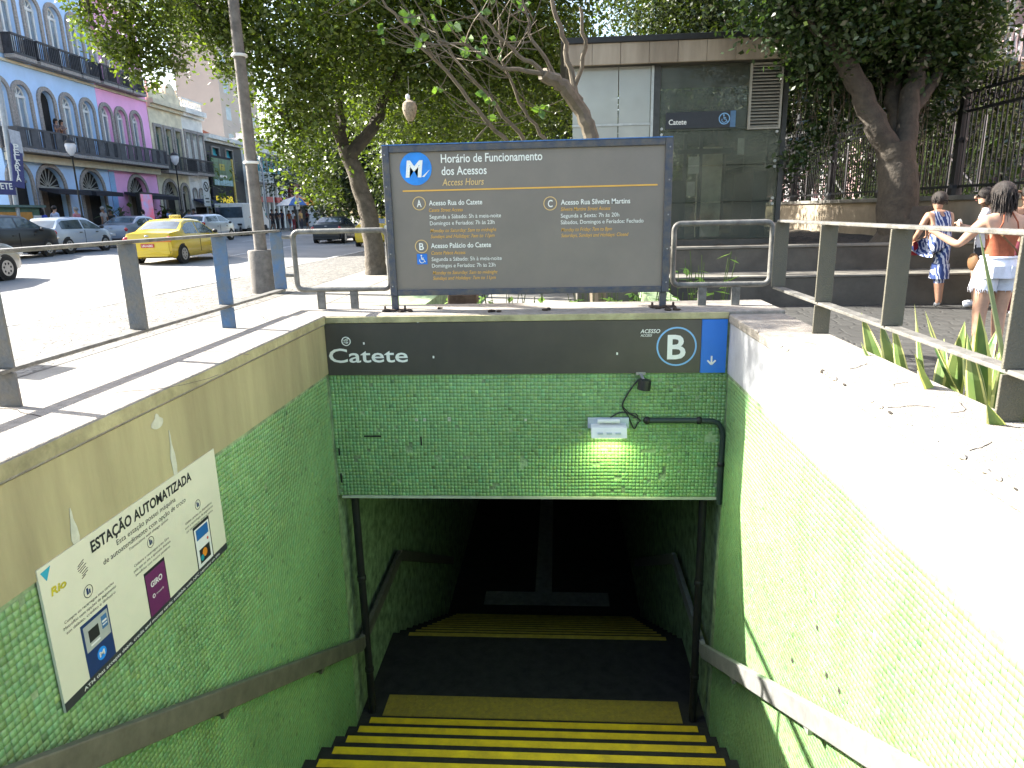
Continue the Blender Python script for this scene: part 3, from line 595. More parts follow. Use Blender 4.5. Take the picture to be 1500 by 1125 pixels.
btext('Segunda a Sábado: 5h à meia-noite', 629.5, 734, 320.5, 5.6); btext('Domingos e Feriados: 7h às 23h', 630, 724.5, 330, 5.6)
btext('Monday to Saturday: 5am to midnight', 630.5, 727.5, 340.5, 5, m_am, .003, .25); btext('Sundays and Holidays: 7am to 11pm', 631, 724.5, 349, 5, m_am, .003, .25)
btext('Acesso Palácio do Catete', 631.5, 719.5, 363.5, 7, bold=.012); btext('Catete Palace Access', 632, 682, 373, 5, m_am, .004, .25)
btext('Segunda a Sábado: 5h à meia-noite', 632.5, 735, 382.5, 5.6); btext('Domingos e Feriados: 7h às 23h', 633, 726, 392, 5.6)
btext('Monday to Saturday: 5am to midnight', 634, 729, 402, 5, m_am, .003, .25); btext('Sundays and Holidays: 7am to 11pm', 634.5, 726.5, 410, 5, m_am, .003, .25)
btext('Acesso Rua Silveira Martins', 821.5, 923, 300, 7, bold=.012); btext('Silveira Martins Street Access', 821.5, 894, 309, 5, m_am, .004, .25)
btext('Segunda a Sexta: 7h às 20h', 821.5, 907, 319, 5.6); btext('Sábados, Domingos e Feriados: Fechado', 821.5, 942.5, 328.5, 5.6)
btext('Monday to Friday: 7am to 8pm', 822, 896.5, 339, 5, m_am, .003, .25); btext('Saturdays, Sundays and Holidays: Closed', 822, 920.5, 347.5, 5, m_am, .003, .25)
def wheelchair(c, s, U, V, N, m, parent, off, lift=.002):
    c, U, V, N = (Vector(q) for q in (c, U, V, N)); P = lambda a, b: c+U*(a*s)+V*(b*s)+N*lift; mb = MB()
    disc(mb, P(-.08, .42), .10*s, U, V, N, .001, 12, 0)
    for a, b in (((-.08, .28), (-.04, -.05)), ((-.04, -.05), (.22, -.06)), ((.22, -.06), (.34, -.36)), ((.34, -.36), (.45, -.32)), ((-.06, .12), (.2, .12))): mb.bar(P(*a), P(*b), .09*s, .0012, up=tuple(N))
    K = [P(-.02+.30*math.cos(t), -.17+.30*math.sin(t)) for t in [math.radians(150+i*17) for i in range(13)]]
    for a, b in zip(K[:-1], K[1:]): mb.bar(a, b, .075*s, .0012, up=tuple(N))
    return mb.build('wheelchair_symbol', m, parent, off)
cw = ony(618.5, 379.5, BP); MB().box((cw.x-.04, BP-.002, cw.z-.04), (cw.x+.04, BP-.0005, cw.z+.04)).build('badge', m_blue, bd, o_); wheelchair((cw.x, BP-.002, cw.z), .062, UX, UZ, NB, m_ltr, bd, o_)
# dry debris on the ledge, by the feet of the board
m_deb = mat('dry_debris', (.05, .035, .025), .9, .3, 30)
for (px, py, n) in ((568, 456, 5), (595, 457, 6), (650, 452, 2), (726, 457, 3), (800, 455, 2), (965, 452, 7), (985, 455, 5)):
    p = onz(px, py, ZT+.006); mb = MB()
    for k in range(n): mb.ell((p.x+rnd.uniform(-.05, .05), p.y+rnd.uniform(-.03, .03), p.z+.008), (rnd.uniform(.01, .035), rnd.uniform(.008, .02), rnd.uniform(.006, .016)), 7, 5)
    tag(mb.build('debris', m_deb), 'dark dry debris lying on the sunlit ledge at %s' % {568: 'the left foot of the board', 595: 'the left base plate bolts', 650: 'a spot under the amber rule, left', 726: 'the middle of the ledge, a dark clod', 800: 'the ledge under the board middle', 965: 'the right foot of the board', 985: 'the right end, past the board foot'}[px], 'debris', kind='stuff')
# ================================================================ STEPPED PLANTER, LIFT KIOSK, FENCE, PALACE
m_conc = mat('stained_concrete', (.115, .107, .09), .85, .25, 1.8, bump=.3, col2=(.06, .056, .048))
m_conl = mat('ledge_concrete', (.19, .18, .155), .85, .2, 2.5, bump=.3)
m_soil = mat('leaf_litter_soil', (.055, .045, .032), .95, .4, 10, bump=1.0)
pl = empty('planter', (3.6, 12, 0), label='stepped concrete planter in front of the lift kiosk', cat='planter'); o_ = loc_of(pl)
MB().box((.3, 11.1, -.3), (6.98, 11.9, .44)).build('lower_tier', m_conc, pl, o_, bevel=.015)
MB().box((.29, 11.085, .441), (6.975, 11.9, .475)).build('lower_edge', m_conl, pl, o_, bevel=.008)
MB().box((.3, 11.901, -.3), (6.98, 12.05, .86)).build('upper_tier', m_conc, pl, o_, bevel=.01)
MB().box((.29, 11.88, .861), (6.975, 12.2, .90)).build('upper_edge', m_conl, pl, o_, bevel=.008)
mb = MB(); nx, ny = 60, 40
vs = [(.3+6.65*i/nx, 12.2+22*j/ny, .845+.07*mnoise.noise(Vector((i*.5, j*.9, 0)))) for j in range(ny+1) for i in range(nx+1)]
mb._add(vs, [(j*(nx+1)+i, j*(nx+1)+i+1, (j+1)*(nx+1)+i+1, (j+1)*(nx+1)+i) for j in range(ny) for i in range(nx)]); mb.build('soil', m_soil, pl, o_, smooth=True)
for i in range(6): MB().box((.288, 11.0, -.3), (.299, 11.01, 0)) if False else None
KY = 13.5; KB = .86
def kx(px, py=200): return ony(px, py, KY).x
def kz(py, px=1050): return ony(px, py, KY).z
ki = empty('lift_kiosk', (2.3, KY+1.3, KB), label='glass lift kiosk with concrete roof band and louvre under the trees', cat='kiosk'); o_ = loc_of(ki)
x0, xm, x1 = kx(838, 100), kx(957, 150), kx(1142, 200); D = 2.7
zr0, zr1 = kz(93), kz(62)
m_rust = mat('water_stained_concrete', (.42, .35, .27), .85, .3, 2.2, bump=.3, col2=(.22, .175, .13), streak=True)
xr_ = kx(1157, 75)
for i in range(8):
    a = x0-.15+(xr_-x0+.15)*i/8; b = x0-.15+(xr_-x0+.15)*(i+1)/8
    MB().box((a+.003, KY-.28, zr0), (b-.003, KY-.2, zr1)).build('fascia_panel', m_rust, ki, o_, bevel=.006)
MB().box((xr_-.08, KY-.19, zr0), (xr_, KY+D+.2, zr1)).build('fascia_panel', m_rust, ki, o_)
MB().box((x0-.2, KY-.32, zr1+.001), (xr_+.03, KY+D+.25, zr1+.1)).build('roof_slab', m_blk, ki, o_, bevel=.01)
MB().box((x0-.1, KY-.19, zr0+.05), (xr_-.09, KY+D+.18, zr0+.15)).build('soffit', m_conc, ki, o_)
MB().box((x0, KY, KB-.1), (x1, KY+D, KB+.08)).build('base', m_conc, ki, o_)
m_kg = glassmat('dusty_green_glass', (.22, .24, .20), .17, .04); m_kg2 = glassmat('painted_reflection_glass', (.42, .43, .40), .72, .05); m_al = mat('aluminium', (.42, .42, .40), .4, .1, 8, metal=.6); m_dkf = mat('dark_frame', (.05, .052, .05), .5, .2, 8)  # pale panes have their reflections painted into the base colour
zj = [kz(345), kz(296), kz(242), kz(191), zr0]
zj[0] = KB+.09
z183 = kz(183, 900)
for a, b in ((KB+.09, z183-.02), (z183+.02, zr0)):
    xs = [x0, kx(905), xm-.05]
    for p, q in zip(xs[:-1], xs[1:]): MB().box((p+.008, KY, a), (q-.008, KY+.015, b)).build('pale_pane', m_kg2, ki, o_)
MB().box((x0, KY-.02, z183-.019), (xm-.05, KY+.03, z183+.019)).build('mullion', m_al, ki, o_)
MB().box((xm-.048, KY-.03, KB+.08), (xm, KY+.05, zr0)).build('mullion', m_al, ki, o_); MB().box((xm+.002, KY-.02, KB+.08), (xm+.12, KY+.05, zr0)).build('mullion', m_dkf, ki, o_)
for a, b in zip(zj[:-1], zj[1:]): MB().box((xm+.13, KY, a+.006), (x1, KY+.014, b-.006)).build('glass_pane', m_kg, ki, o_)
for z in zj[1:-1]:
    for x in (xm+.16, x1-.06): MB().cyl((x, KY-.03, z+.05), (x, KY+.02, z+.05), .025, n=10).build('glass_fitting', m_al, ki, o_); MB().cyl((x, KY-.03, z-.05), (x, KY+.02, z-.05), .025, n=10).build('glass_fitting', m_al, ki, o_)
for a, b in zip(zj[:-1], zj[1:]):
    MB().box((x1, KY, a+.006), (x1+.014, KY+D, b-.006)).build('glass_pane', m_kg, ki, o_); MB().box((xm, KY+D, a+.006), (x1, KY+D+.014, b-.006)).build('glass_pane', m_kg, ki, o_)
MB().box((x1+.016, KY-.02, KB), (x1+.10, KY+.12, zr0)).build('corner_post', m_dkf, ki, o_)
# louvre
lx0, lx1, lz0, lz1 = kx(1099, 140), kx(1141, 140), kz(187, 1120), kz(93, 1120); m_lv = mat('louvre_paint', (.36, .34, .29), .5, .1, 6)
for a, b in (((lx0-.03, KY-.1, lz0-.03), (lx0, KY-.02, lz1)), ((lx1, KY-.1, lz0-.03), (lx1+.03, KY-.02, lz1)), ((lx0+.001, KY-.1, lz0-.03), (lx1-.001, KY-.02, lz0)), ((lx0+.001, KY-.1, lz1-.03), (lx1-.001, KY-.02, lz1))): MB().box(a, b).build('louvre_frame', m_lv, ki, o_)
MB().box((lx0, KY-.018, lz0), (lx1, KY-.004, lz1)).build('louvre_back', m_blk, ki, o_)
n = 19
for i in range(n):
    z = lz0+.03+(lz1-lz0-.08)*i/(n-1); MB().bar((lx0+.002, KY-.06, z), (lx1-.002, KY-.06, z), .07, .012, up=(0, -.5, 1)).build('louvre_slat', m_lv, ki, o_)
# sign on the glass
sx0, sx1, sz0, sz1 = kx(975, 175), kx(1069, 175), kz(188, 1020), kz(164, 1020)
MB().box((sx0, KY-.03, sz0), (sx1, KY-.01, sz1)).build('sign_panel', mat('near_black_sign', (.022, .024, .03), .4), ki, o_); MB().box((sx1+.002, KY-.03, sz0), (kx(1077, 175), KY-.01, sz1)).build('sign_end', mat('dull_blue_sign', (.08, .17, .30), .4), ki, o_)
text('lettering', 'Catete', (kx(979, 183), KY-.03, kz(183, 990)), UX, UZ, NB, kx(1005, 183)-kx(979, 183), .092, m_ltr, ki, o_, bold=.012)
cw = Vector((kx(1060.5, 174), KY-.03, kz(174, 1060))); ring(MB(), cw, .10, .016, UX, UZ, NB).build('ring', m_lblue, ki, o_); wheelchair(cw, .14, UX, UZ, NB, m_lblue, ki, o_)
# inside: shaft frame, panel painted as sunlit background, call panel, added bright patches
for x in (kx(1012), kx(1036)): MB().box((x-.03, KY+.5, KB+.09), (x+.03, KY+.58, zj[3])).build('door_post', m_dkf, ki, o_)
MB().box((kx(1000), KY+.5, kz(222)), (kx(1085), KY+.58, kz(214))).build('door_head', m_dkf, ki, o_)
MB().box((kx(1000), KY+.5, zj[3]+.1), (x1-.05, KY+.7, zj[3]+.4)).build('shaft_beam', m_dkf, ki, o_)
MB().box((kx(1042), KY+1.2, KB+.09), (kx(1082), KY+1.24, kz(207))).build('door_or_sunlit_panel', mat('painted_sunlit_backdrop', (.62, .60, .46), .5, .2, 3), ki, o_)  # pale panel stands in for sunlit background seen through the glass
MB().box((kx(988), KY+.45, KB+.09), (kx(1011), KY+.95, kz(262))).build('machine_cabinet', m_dkf, ki, o_)
for a, b, c, d in ((1016, 1033, 226, 252), (1015, 1028, 264, 286), (1090, 1100, 200, 225)): MB().box((kx(a), KY+.44, kz(d)), (kx(b), KY+.448, kz(c))).build('bright_patch', mat('bright_patch_paint', (.5, .5, .44), .6, .1), ki, o_)  # pale sheets added as bright spots behind the glass
MB().box((x1-.32, KY+.4, KB+.09), (x1-.05, KY+1.9, kz(250))).build('lift_cabin', m_dkf, ki, o_)
# --- iron fence on a stone wall
fe = empty('iron_fence', (7.2, 20, 0), label='tall black iron fence with spear tips on a stone base wall', cat='fence'); o_ = loc_of(fe)
m_stw = mat('ochre_render_wall', (.36, .30, .22), .85, .25, 1.3, bump=.3, col2=(.2, .165, .12)); m_irn = mat('black_iron', (.016, .016, .017), .45, .2, 8)
MB().box((7.0, 6.5, -.3), (7.4, 60, 1.56)).build('base_wall', m_stw, fe, o_); MB().box((6.95, 6.5, 1.562), (7.45, 60, 1.65)).build('coping', m_conl, fe, o_, bevel=.01)
bar = MB(); bar.cyl((0, 0, 0), (0, 0, 1.78), .013, n=6); bar.lathe([(.013, 1.78), (.03, 1.80), (.013, 1.82), (.026, 1.86), (.012, 1.93), (.003, 2.02)], 6)
b0 = bar.build('bar', m_irn, fe); b0.location = Vector((7.2, 8.0, 1.70))-o_
for k in range(1, 270):
    c = b0.copy(); COL.objects.link(c); c.location = Vector((7.2, 8.0+.14*k, 1.70+rnd.uniform(-.004, .004)))-o_; c.rotation_euler = (rnd.uniform(-.005, .005), rnd.uniform(-.005, .005), 0)
for z in (1.78, 3.05, 3.36): MB().box((7.18, 6.6, z), (7.22, 58, z+.045)).build('rail', m_irn, fe, o_)
rg = None
for k in range(180):
    if rg is None:
        r_ = MB(); ring(r_, (0, 0, 0), .075, .016, (0, 1, 0), (0, 0, 1), (1, 0, 0), .02, 14, 0); rg = r_.build('scroll_ring', m_irn, fe); q = rg
    else: q = rg.copy(); COL.objects.link(q)
    q.location = Vector((7.19, 8.07+.21*k, 3.225))-o_
pm = None
for k in range(16):
    if pm is None:
        p_ = MB(); p_.box((-.07, -.07, 0), (.07, .07, 2.15)); p_.lathe([(.12, 0), (.12, .12), (.08, .2)], 10); p_.lathe([(.09, .9), (.11, .95), (.09, 1.0)], 10); p_.lathe([(.10, 2.15), (.13, 2.2), (.06, 2.3), (.08, 2.36), (.02, 2.55)], 10); pm = p_.build('post', m_irn, fe); q = pm
    else: q = pm.copy(); COL.objects.link(q)
    q.location = Vector((7.2, 7.55+2.94*k, 1.65))-o_
for k in range(0, 12, 2):   # diagonal stays behind the bars
    Y = 9.0+2.94*k/2+4.3; MB().bar((7.5, Y, 1.7), (7.5, Y, 3.0), .05, .02).bar((7.5, Y+1.0, 1.7), (7.5, Y+1.0, 3.0), .05, .02).bar((7.5, Y, 1.75), (7.5, Y+1.0, 2.35), .04, .02).bar((7.5, Y+1.0, 2.35), (7.5, Y, 2.95), .04, .02).build('stay', m_al, fe, o_)
# --- palace behind the fence
PXF = 15.0
pa = empty('palace', (PXF+4, 25, 0), label='pale pink palace with white quoins behind the iron fence', cat='building'); o_ = loc_of(pa)
m_pk = mat('pale_pink_render', (.58, .40, .40), .8, .1, .7, bump=.1); m_pw = mat('palace_white', (.62, .60, .60), .75, .08, 1.5, bump=.15); m_crm = mat('cream_trim', (.55, .45, .28), .75, .1, 3); m_wdk = mat('dark_window', (.05, .06, .075), .15, .2, 3, spec=.6)
wins = [8.2+3.4*k for k in range(12)]; loopw = [(PXF, 2, 0), (PXF, 52, 0), (PXF, 52, 14.5), (PXF, 2, 14.5)]; holes = []
for y in wins:
    for z0_, z1_ in ((1.9, 4.6), (6.2, 9.6), (11, 13.2)): holes.append([(PXF, y-.65, z0_), (PXF, y+.65, z0_), (PXF, y+.65, z1_), (PXF, y-.65, z1_)])
MB().prism(loopw, 0, (.35, 0, 0), holes).build('wall', m_pk, pa, o_)
MB().box((PXF+.36, 2, 0), (PXF+9, 52, 14.4)).build('body', m_wdk, pa, o_)
for y in wins:
    for z0_, z1_ in ((1.9, 4.6), (6.2, 9.6), (11, 13.2)):
        w_ = MB().prism([(PXF-.08, y-.85, z0_-.2), (PXF-.08, y+.85, z0_-.2), (PXF-.08, y+.85, z1_+.25), (PXF-.08, y-.85, z1_+.25)], 0, (.1, 0, 0), [[(PXF-.08, y-.64, z0_), (PXF-.08, y+.64, z0_), (PXF-.08, y+.64, z1_), (PXF-.08, y-.64, z1_)]]).build('window', m_pw, pa, o_)
        MB().box((PXF+.1, y-.05, z0_), (PXF+.16, y+.05, z1_)).box((PXF+.1, y-.64, (z0_*.35+z1_*.65)), (PXF+.155, y+.64, (z0_*.35+z1_*.65)+.08)).build('sash', m_pw, w_, o_)
    bl = MB(); bl.box((PXF-.7, y-1.1, 5.72), (PXF-.01, y+1.1, 5.85)); bl.box((PXF-.7, y-1.1, 6.7), (PXF-.6, y+1.1, 6.78))
    for k in range(9): bl.lathe([(.05, 0), (.07, .25), (.035, .5), (.05, .84)], 8, (PXF-.65, y-1.04+.26*k, 5.86))
    bl.build('balcony', m_pw, pa, o_)
    for s in (-.8, .8): MB().box((PXF-.5, y+s-.1, 5.35), (PXF-.02, y+s+.1, 5.715)).build('corbel', m_crm, pa, o_)
for k in range(13):
    y = 6.5+3.4*k
    if k % 2 == 0:
        for j in range(17): MB().box((PXF-.13, y-.38, .3+.82*j), (PXF-.005, y+.38, .3+.82*j+.78)).build('quoin', m_pw, pa, o_, bevel=.02)
for z, h, d in ((5.0, .28, .35), (10.1, .35, .4), (14.5, .7, .7)): MB().box((PXF-d, 1.8, z), (PXF-.004, 52.2, z+h)).build('cornice', m_pw if z != 5.0 else m_crm, pa, o_)
# ================================================================ PLANTS
m_snk = leafmat('snake_plant_leaf', (.03, .085, .025), (.30, .34, .10), .15, .4); m_snk2 = leafmat('snake_plant_margin', (.42, .42, .18), (.5, .5, .25), .2, .4); m_brl = leafmat('bright_leaf', (.09, .20, .025), (.20, .32, .05), .35)
def settint(o, f):
    me = o.data; at = me.color_attributes.new('tint', 'FLOAT_COLOR', 'POINT'); v = np.zeros((len(me.vertices), 4)); v[:, 3] = 1
    for i, p in enumerate(me.vertices): v[i, :3] = f(p.co, i)
    at.data.foreach_set('color', v.ravel())
def sword_leaf(base, tip, w, bend, parent, off, r):
    base, tip = Vector(base), Vector(tip); d = tip-base; side = d.cross(Vector((r.uniform(-1, 1), r.uniform(-1, 1), .1))).normalized(); nrm = side.cross(d).normalized(); n = 9; L = []; R = []; C = []
    for i in range(n+1):
        t = i/n; c = base+d*t+nrm*(bend*math.sin(t*math.pi*.5)**2*d.length); ww = w*(.55+1.2*t-.3*t*t)*(1 if t < .6 else max(.02, 1-((t-.6)/.4)**1.7)); tw = side*math.cos(t*.9)+nrm*math.sin(t*.9)
        C.append(c-nrm*ww*.25); L.append(c-tw*ww/2); R.append(c+tw*ww/2)
    mb = MB(); m2 = MB()
    for i in range(n):
        li, ri = L[i].lerp(C[i], .24), R[i].lerp(C[i], .24); lj, rj = L[i+1].lerp(C[i+1], .24), R[i+1].lerp(C[i+1], .24)
        mb._add([li, C[i], ri, lj, C[i+1], rj], [(0, 1, 4, 3), (1, 2, 5, 4)]); m2._add([L[i], li, L[i+1], lj], [(0, 1, 3, 2)]); m2._add([ri, R[i], rj, R[i+1]], [(0, 1, 3, 2)])
    o = mb.build('leaf', m_snk, parent, off, smooth=True); settint(o, lambda p, i: [max(0, min(1, .25+.55*mnoise.noise(Vector((p.x*14, p.y*14, p.z*38)))))]*3)
    m = m2.build('margin', m_snk2, o, (0, 0, 0), smooth=True); m.data.transform(Matrix.Translation(-Vector(off))); settint(m, lambda p, i: [.5]*3)
rp = random.Random(21)
tag(MB().box((1.66, 1.4, -.02), (2.75, 5.0, .16)).build('planting_bed', m_soil), kind='structure')
for k, (x, y, n, hmax, lab) in enumerate(((1.98, 3.55, 13, .98, 'variegated snake plant clump nearest the shaded walkway, leftmost of the clumps'), (2.02, 3.05, 15, 1.10, 'variegated snake plant clump in the middle, behind the railing post'), (1.95, 2.55, 12, 1.15, 'tall snake plant clump by the broad railing post at the right edge'), (2.25, 3.3, 10, 1.2, 'snake plant clump behind the others, beside the woman in shorts'))):
    p = empty('snake_plant', (x, y, .15), label=lab, cat='plant', group='snake plants beside the right parapet'); off = (x, y, .15)
    for j in range(n):
        a = rp.uniform(0, 2*math.pi); r = rp.uniform(.02, .12); l = rp.uniform(.6, 1)*hmax; s = rp.uniform(.05, .48)
        sword_leaf((x+r*math.cos(a), y+r*math.sin(a), .15), (x+(r+s)*math.cos(a), y+(r+s)*math.sin(a), .15+l*.86), rp.uniform(.065, .105), rp.uniform(-.15, .2), p, off, rp)
p = empty('snake_plant', (1.92, 2.62, .15), label='single long spotted snake plant leaf rising in front of the woman in white shorts', cat='plant'); off = (1.92, 2.62, .15)
sword_leaf((1.92, 2.62, .15), onx(1422, 337, 1.98), .038, -.02, p, off, rp)
def leafy(name, c, n, rad, h, size, m, label, seed, cat='plant', group=None):
    """little leafy plant: stems with pointed leaves of their own"""
    r = random.Random(seed); p = empty(name, c, label=label, cat=cat, group=group); mb = MB(); st_ = MB()
    for k in range(n):
        a = r.uniform(0, 6.28); q = rad*math.sqrt(r.random()); top = Vector((q*math.cos(a), q*math.sin(a), h*r.uniform(.45, 1))); st_.tube([(top.x*.2, top.y*.2, 0), (top.x*.7, top.y*.7, top.z*.6), top], .004, 4)
        for j in range(r.randint(3, 6)):
            t = r.uniform(.4, 1.0); b = Vector((top.x*t, top.y*t, top.z*t)); d = Vector((r.uniform(-1, 1), r.uniform(-1, 1), r.uniform(-.3, .6))).normalized(); s = d.cross(Vector((0, 0, 1))).normalized(); l = size*r.uniform(.6, 1.2); u = s.cross(d)
            mb._add([b, b+d*l*.45+s*l*.24-u*l*.05, b+d*l-u*l*.18, b+d*l*.45-s*l*.24-u*l*.05], [(0, 1, 2), (0, 2, 3)])
    o = mb.build('foliage', m, p); settint(o, lambda q, i: [random.Random(i//4).random()]*3); st_.build('stem', mat('green_stem', (.08, .12, .03), .7), p); return p
spots = ((-.95, 6.3), (-.5, 6.05), (-.2, 6.2), (.05, 6.0), (.3, 6.15), (.55, 6.05), (.78, 6.25), (1.05, 6.1), (1.3, 6.2), (-.7, 6.5))
words = ('at the far left, beside the brown block', 'left of the middle, under the amber lettering', 'just left of the board middle', 'under the middle of the board', 'just right of the board middle', 'under the right half of the board', 'left of the right board leg', 'right of the right board leg', 'below the right tube barrier', 'behind the brown block')
for k, ((x, y), w) in enumerate(zip(spots, words)): leafy('leafy_plant', (x, y, 0), 16, .28, .98+.1*(k % 3), .13, m_brl, 'low sunlit leafy plant behind the ledge, '+w, 40+k, group='leafy plants behind the ledge')
for k, (px, py) in enumerate(((1475, 590), (1490, 600))):
    q = onz(px, py, .35); leafy('leafy_plant', (q.x, q.y, .14), 8, .12, .45, .09, m_brl, ('round-leaved bright weed at the right edge by the post base', 'small bright weed beyond the post base')[k], 60+k)
tag(MB().box((-.98, 6.0, 0), (-.72, 6.2, .86)).build('concrete_block', mat('brown_block', (.14, .10, .08), .85, .3, 8, bump=.4), bevel=.02), 'brown concrete block standing behind the ledge under the board', 'block')
for k, (x, y, h) in enumerate(((8.6, 10.5, 1.9), (9.2, 14, 3.2), (8.8, 18, 3.3), (9.4, 23, 3.6), (9.0, 29, 3.6), (9.0, 37, 3.8))): leafy('garden_shrub', (x, y, 0), 150, 1.7, h, .26, leafmat('dark_shrub_leaf', (.02, .045, .012), (.05, .085, .02), .3), 'dark garden shrub behind the iron fence, %s counting from the women' % ('first', 'second', 'third', 'fourth', 'fifth', 'sixth')[k], 300+k, 'shrub', 'shrubs behind the iron fence')
# ================================================================ TREES
m_bark = mat('grey_bark', (.13, .11, .085), .9, .35, 7, bump=.9, bscale=22, col2=(.06, .05, .04)); m_barkd = mat('dark_bark', (.075, .062, .048), .9, .35, 7, bump=.9, bscale=22, col2=(.035, .03, .024)); m_twig = mat('pale_twig', (.15, .122, .085), .8, .2, 12, col2=(.08, .065, .045))
m_lf1 = leafmat('street_tree_leaf', (.030, .058, .010), (.12, .155, .022), .42); m_lf2 = leafmat('dark_fig_leaf', (.018, .040, .012), (.045, .075, .02), .25, .35); m_lf3 = leafmat('background_leaf', (.022, .038, .012), (.06, .078, .022), .3); m_lf4 = leafmat('pale_young_leaf', (.05, .11, .03), (.10, .17, .04), .35)
def crown(name, blobs, n, size, m, parent, off, seed, clump=.32, per=26, droop=.25):
    g = np.random.default_rng(seed); vol = np.array([b[1]**2.2 for b in blobs]); vol /= vol.sum(); P = []; T = []
    for (c, r), w in zip(blobs, vol):
        k = max(3, int(n*w/per)); d = g.normal(size=(k, 3)); d /= np.linalg.norm(d, axis=1)[:, None]; rr = r*g.random(k)**.42
        cc = np.array(c)+d*rr[:, None]*np.array([1, 1, .8]); q = g.normal(size=(k, per, 3))*clump*(.35+.65*min(1, r/1.5)); tt = g.random(k)
        P.append((cc[:, None]+q).reshape(-1, 3)); T.append((tt[:, None]*.6+g.random((k, per))*.4).ravel())
    P = np.concatenate(P); T = np.concatenate(T); k = len(P)
    a = g.normal(size=(k, 3)); a[:, 2] = a[:, 2]*.6-droop; a /= np.linalg.norm(a, axis=1)[:, None]
    u = np.cross(a, g.normal(size=(k, 3))+np.array([0, 0, 1.2])); u /= np.linalg.norm(u, axis=1)[:, None]; w = np.cross(u, a)
    s = size*g.uniform(.6, 1.25, k)[:, None]
    V = np.stack([P, P+a*s*.5+u*s*.27-w*s*.06, P+a*s-w*s*.1, P+a*s*.5-u*s*.27-w*s*.06], 1)-np.array(off)
    me = bpy.data.meshes.new(name); me.vertices.add(k*4); me.vertices.foreach_set('co', V.ravel()); me.loops.add(k*6)
    me.loops.foreach_set('vertex_index', (np.array([0, 1, 2, 0, 2, 3])[None]+(np.arange(k)*4)[:, None]).ravel()); me.polygons.add(k*2); me.polygons.foreach_set('loop_start', np.arange(k*2)*3)
    try: me.polygons.foreach_set('loop_total', np.full(k*2, 3))
    except Exception: pass
    me.update(calc_edges=True); at = me.color_attributes.new('tint', 'FLOAT_COLOR', 'POINT'); c = np.ones((k*4, 4)); c[:, :3] = np.repeat(T, 4)[:, None]; at.data.foreach_set('color', c.ravel()); me.materials.append(m)
    return add(name, me, parent)
def wob(pts, amp, seed, n=5):
    r = random.Random(seed); out = []
    for i in range(len(pts)-1):
        a, b = Vector(pts[i]), Vector(pts[i+1])
        for k in range(n): out.append(a.lerp(b, k/n)+Vector((r.uniform(-1, 1), r.uniform(-1, 1), r.uniform(-1, 1)))*amp*(0 if k == 0 else 1))
    out.append(Vector(pts[-1])); return out
def limb(mb, pts, r0, r1, seed, amp=.03, n=8):
    P = wob(pts, amp, seed); k = len(P); mb.tube(P, [r0+(r1-r0)*(i/(k-1))**.8 for i in range(k)], n); return P
def pix(lst): return [ony(a, b, Y) for a, b, Y in lst]
def pblobs(lst): return [(tuple(ony(a, b, Y)), r) for a, b, Y, r in lst]
# street tree with the leaning trunk
t1 = empty('street_tree', (-4.87, 18.2, 0), label='leaning street tree with patchy trunk left of the timetable board', cat='tree'); off = loc_of(t1); mb = MB()
limb(mb, [(-4.85, 18.2, -.05), *pix([(549, 372, 18.2), (541, 318, 18.2), (524, 262, 18.2), (505, 215, 18.2)])], .30, .19, 1, .02, 12)
mb.build('trunk', m_bark, t1, off, smooth=True)
L = MB(); ends = []
for k, (pts, r0, r1) in enumerate(((((507, 222, 18.2), (478, 160, 17.8), (440, 110, 17), (390, 60, 16.2)), .15, .05), (((505, 222, 18.2), (497, 150, 18.4), (486, 80, 18.5), (470, 0, 18.6)), .14, .06), (((512, 232, 18.2), (548, 185, 18.4), (568, 140, 18.6), (600, 60, 18.5), (640, -20, 18.5)), .2, .06), (((568, 140, 18.6), (620, 110, 19), (700, 80, 19.5)), .1, .03), (((440, 110, 17), (420, 170, 16.8), (415, 215, 17)), .06, .02), (((478, 160, 17.8), (430, 190, 16.8), (375, 120, 16.4)), .08, .02))): limb(L, pix(pts), r0, r1, 10+k, .07)
L.build('limb', m_barkd, t1, off, smooth=True)
crown('crown', pblobs([(365, 40, 16.2, 1.0), (395, 95, 16.2, 1.1), (440, 30, 16, 1.6), (440, 140, 16.5, 1.1), (500, 70, 17.5, 1.7), (560, 30, 18, 2.0), (610, 110, 18.8, 1.7), (660, 40, 18.8, 2.0), (720, 110, 19.5, 1.8), (760, 30, 19, 2.0), (415, 205, 17, .75), (450, 245, 17.4, .7), (470, 275, 17.6, .5), (430, 170, 17, .9), (470, -90, 17, 2.6), (620, -110, 18, 3.0), (780, -90, 19, 2.8), (560, 165, 20.5, 1.5), (650, 180, 21, 1.4), (740, 185, 21.5, 1.3), (820, 120, 20.5, 1.7)]), 105000, .135, m_lf1, t1, off, 3)
# tree out over the pavement on the left (trunk beside the frame, boughs in it)
t0 = empty('street_tree', (-8.6, 7.6, 0), label='street tree reaching its bright leafy boughs in at the top left', cat='tree'); off = loc_of(t0); mb = MB()
limb(mb, [(-8.6, 7.6, -.05), (-8.5, 7.7, 3.2), (-8.2, 8.0, 6.6)], .34, .22, 2, .03, 12); mb.build('trunk', m_bark, t0, off, smooth=True); L = MB()
for k, e in enumerate(((320, 50, 15.7), (235, 60, 12.2), (160, 60, 12.0), (225, 100, 12.6), (290, 10, 15.5))):
    limb(L, [(-8.2, 8.0, 6.5), ony(*e)*.6+Vector((-8.0, 10.0, 8.2))*.4, ony(*e)], .10, .015, 30+k, .08)
limb(L, [(-8.2, 8.0, 6.0), (-7.6, 7.6, 6.4), (-7.0, 7.3, 6.7)], .12, .03, 38, .06)  # unseen bough, added to carry the shading clump
L.build('limb', m_barkd, t0, off, smooth=True)
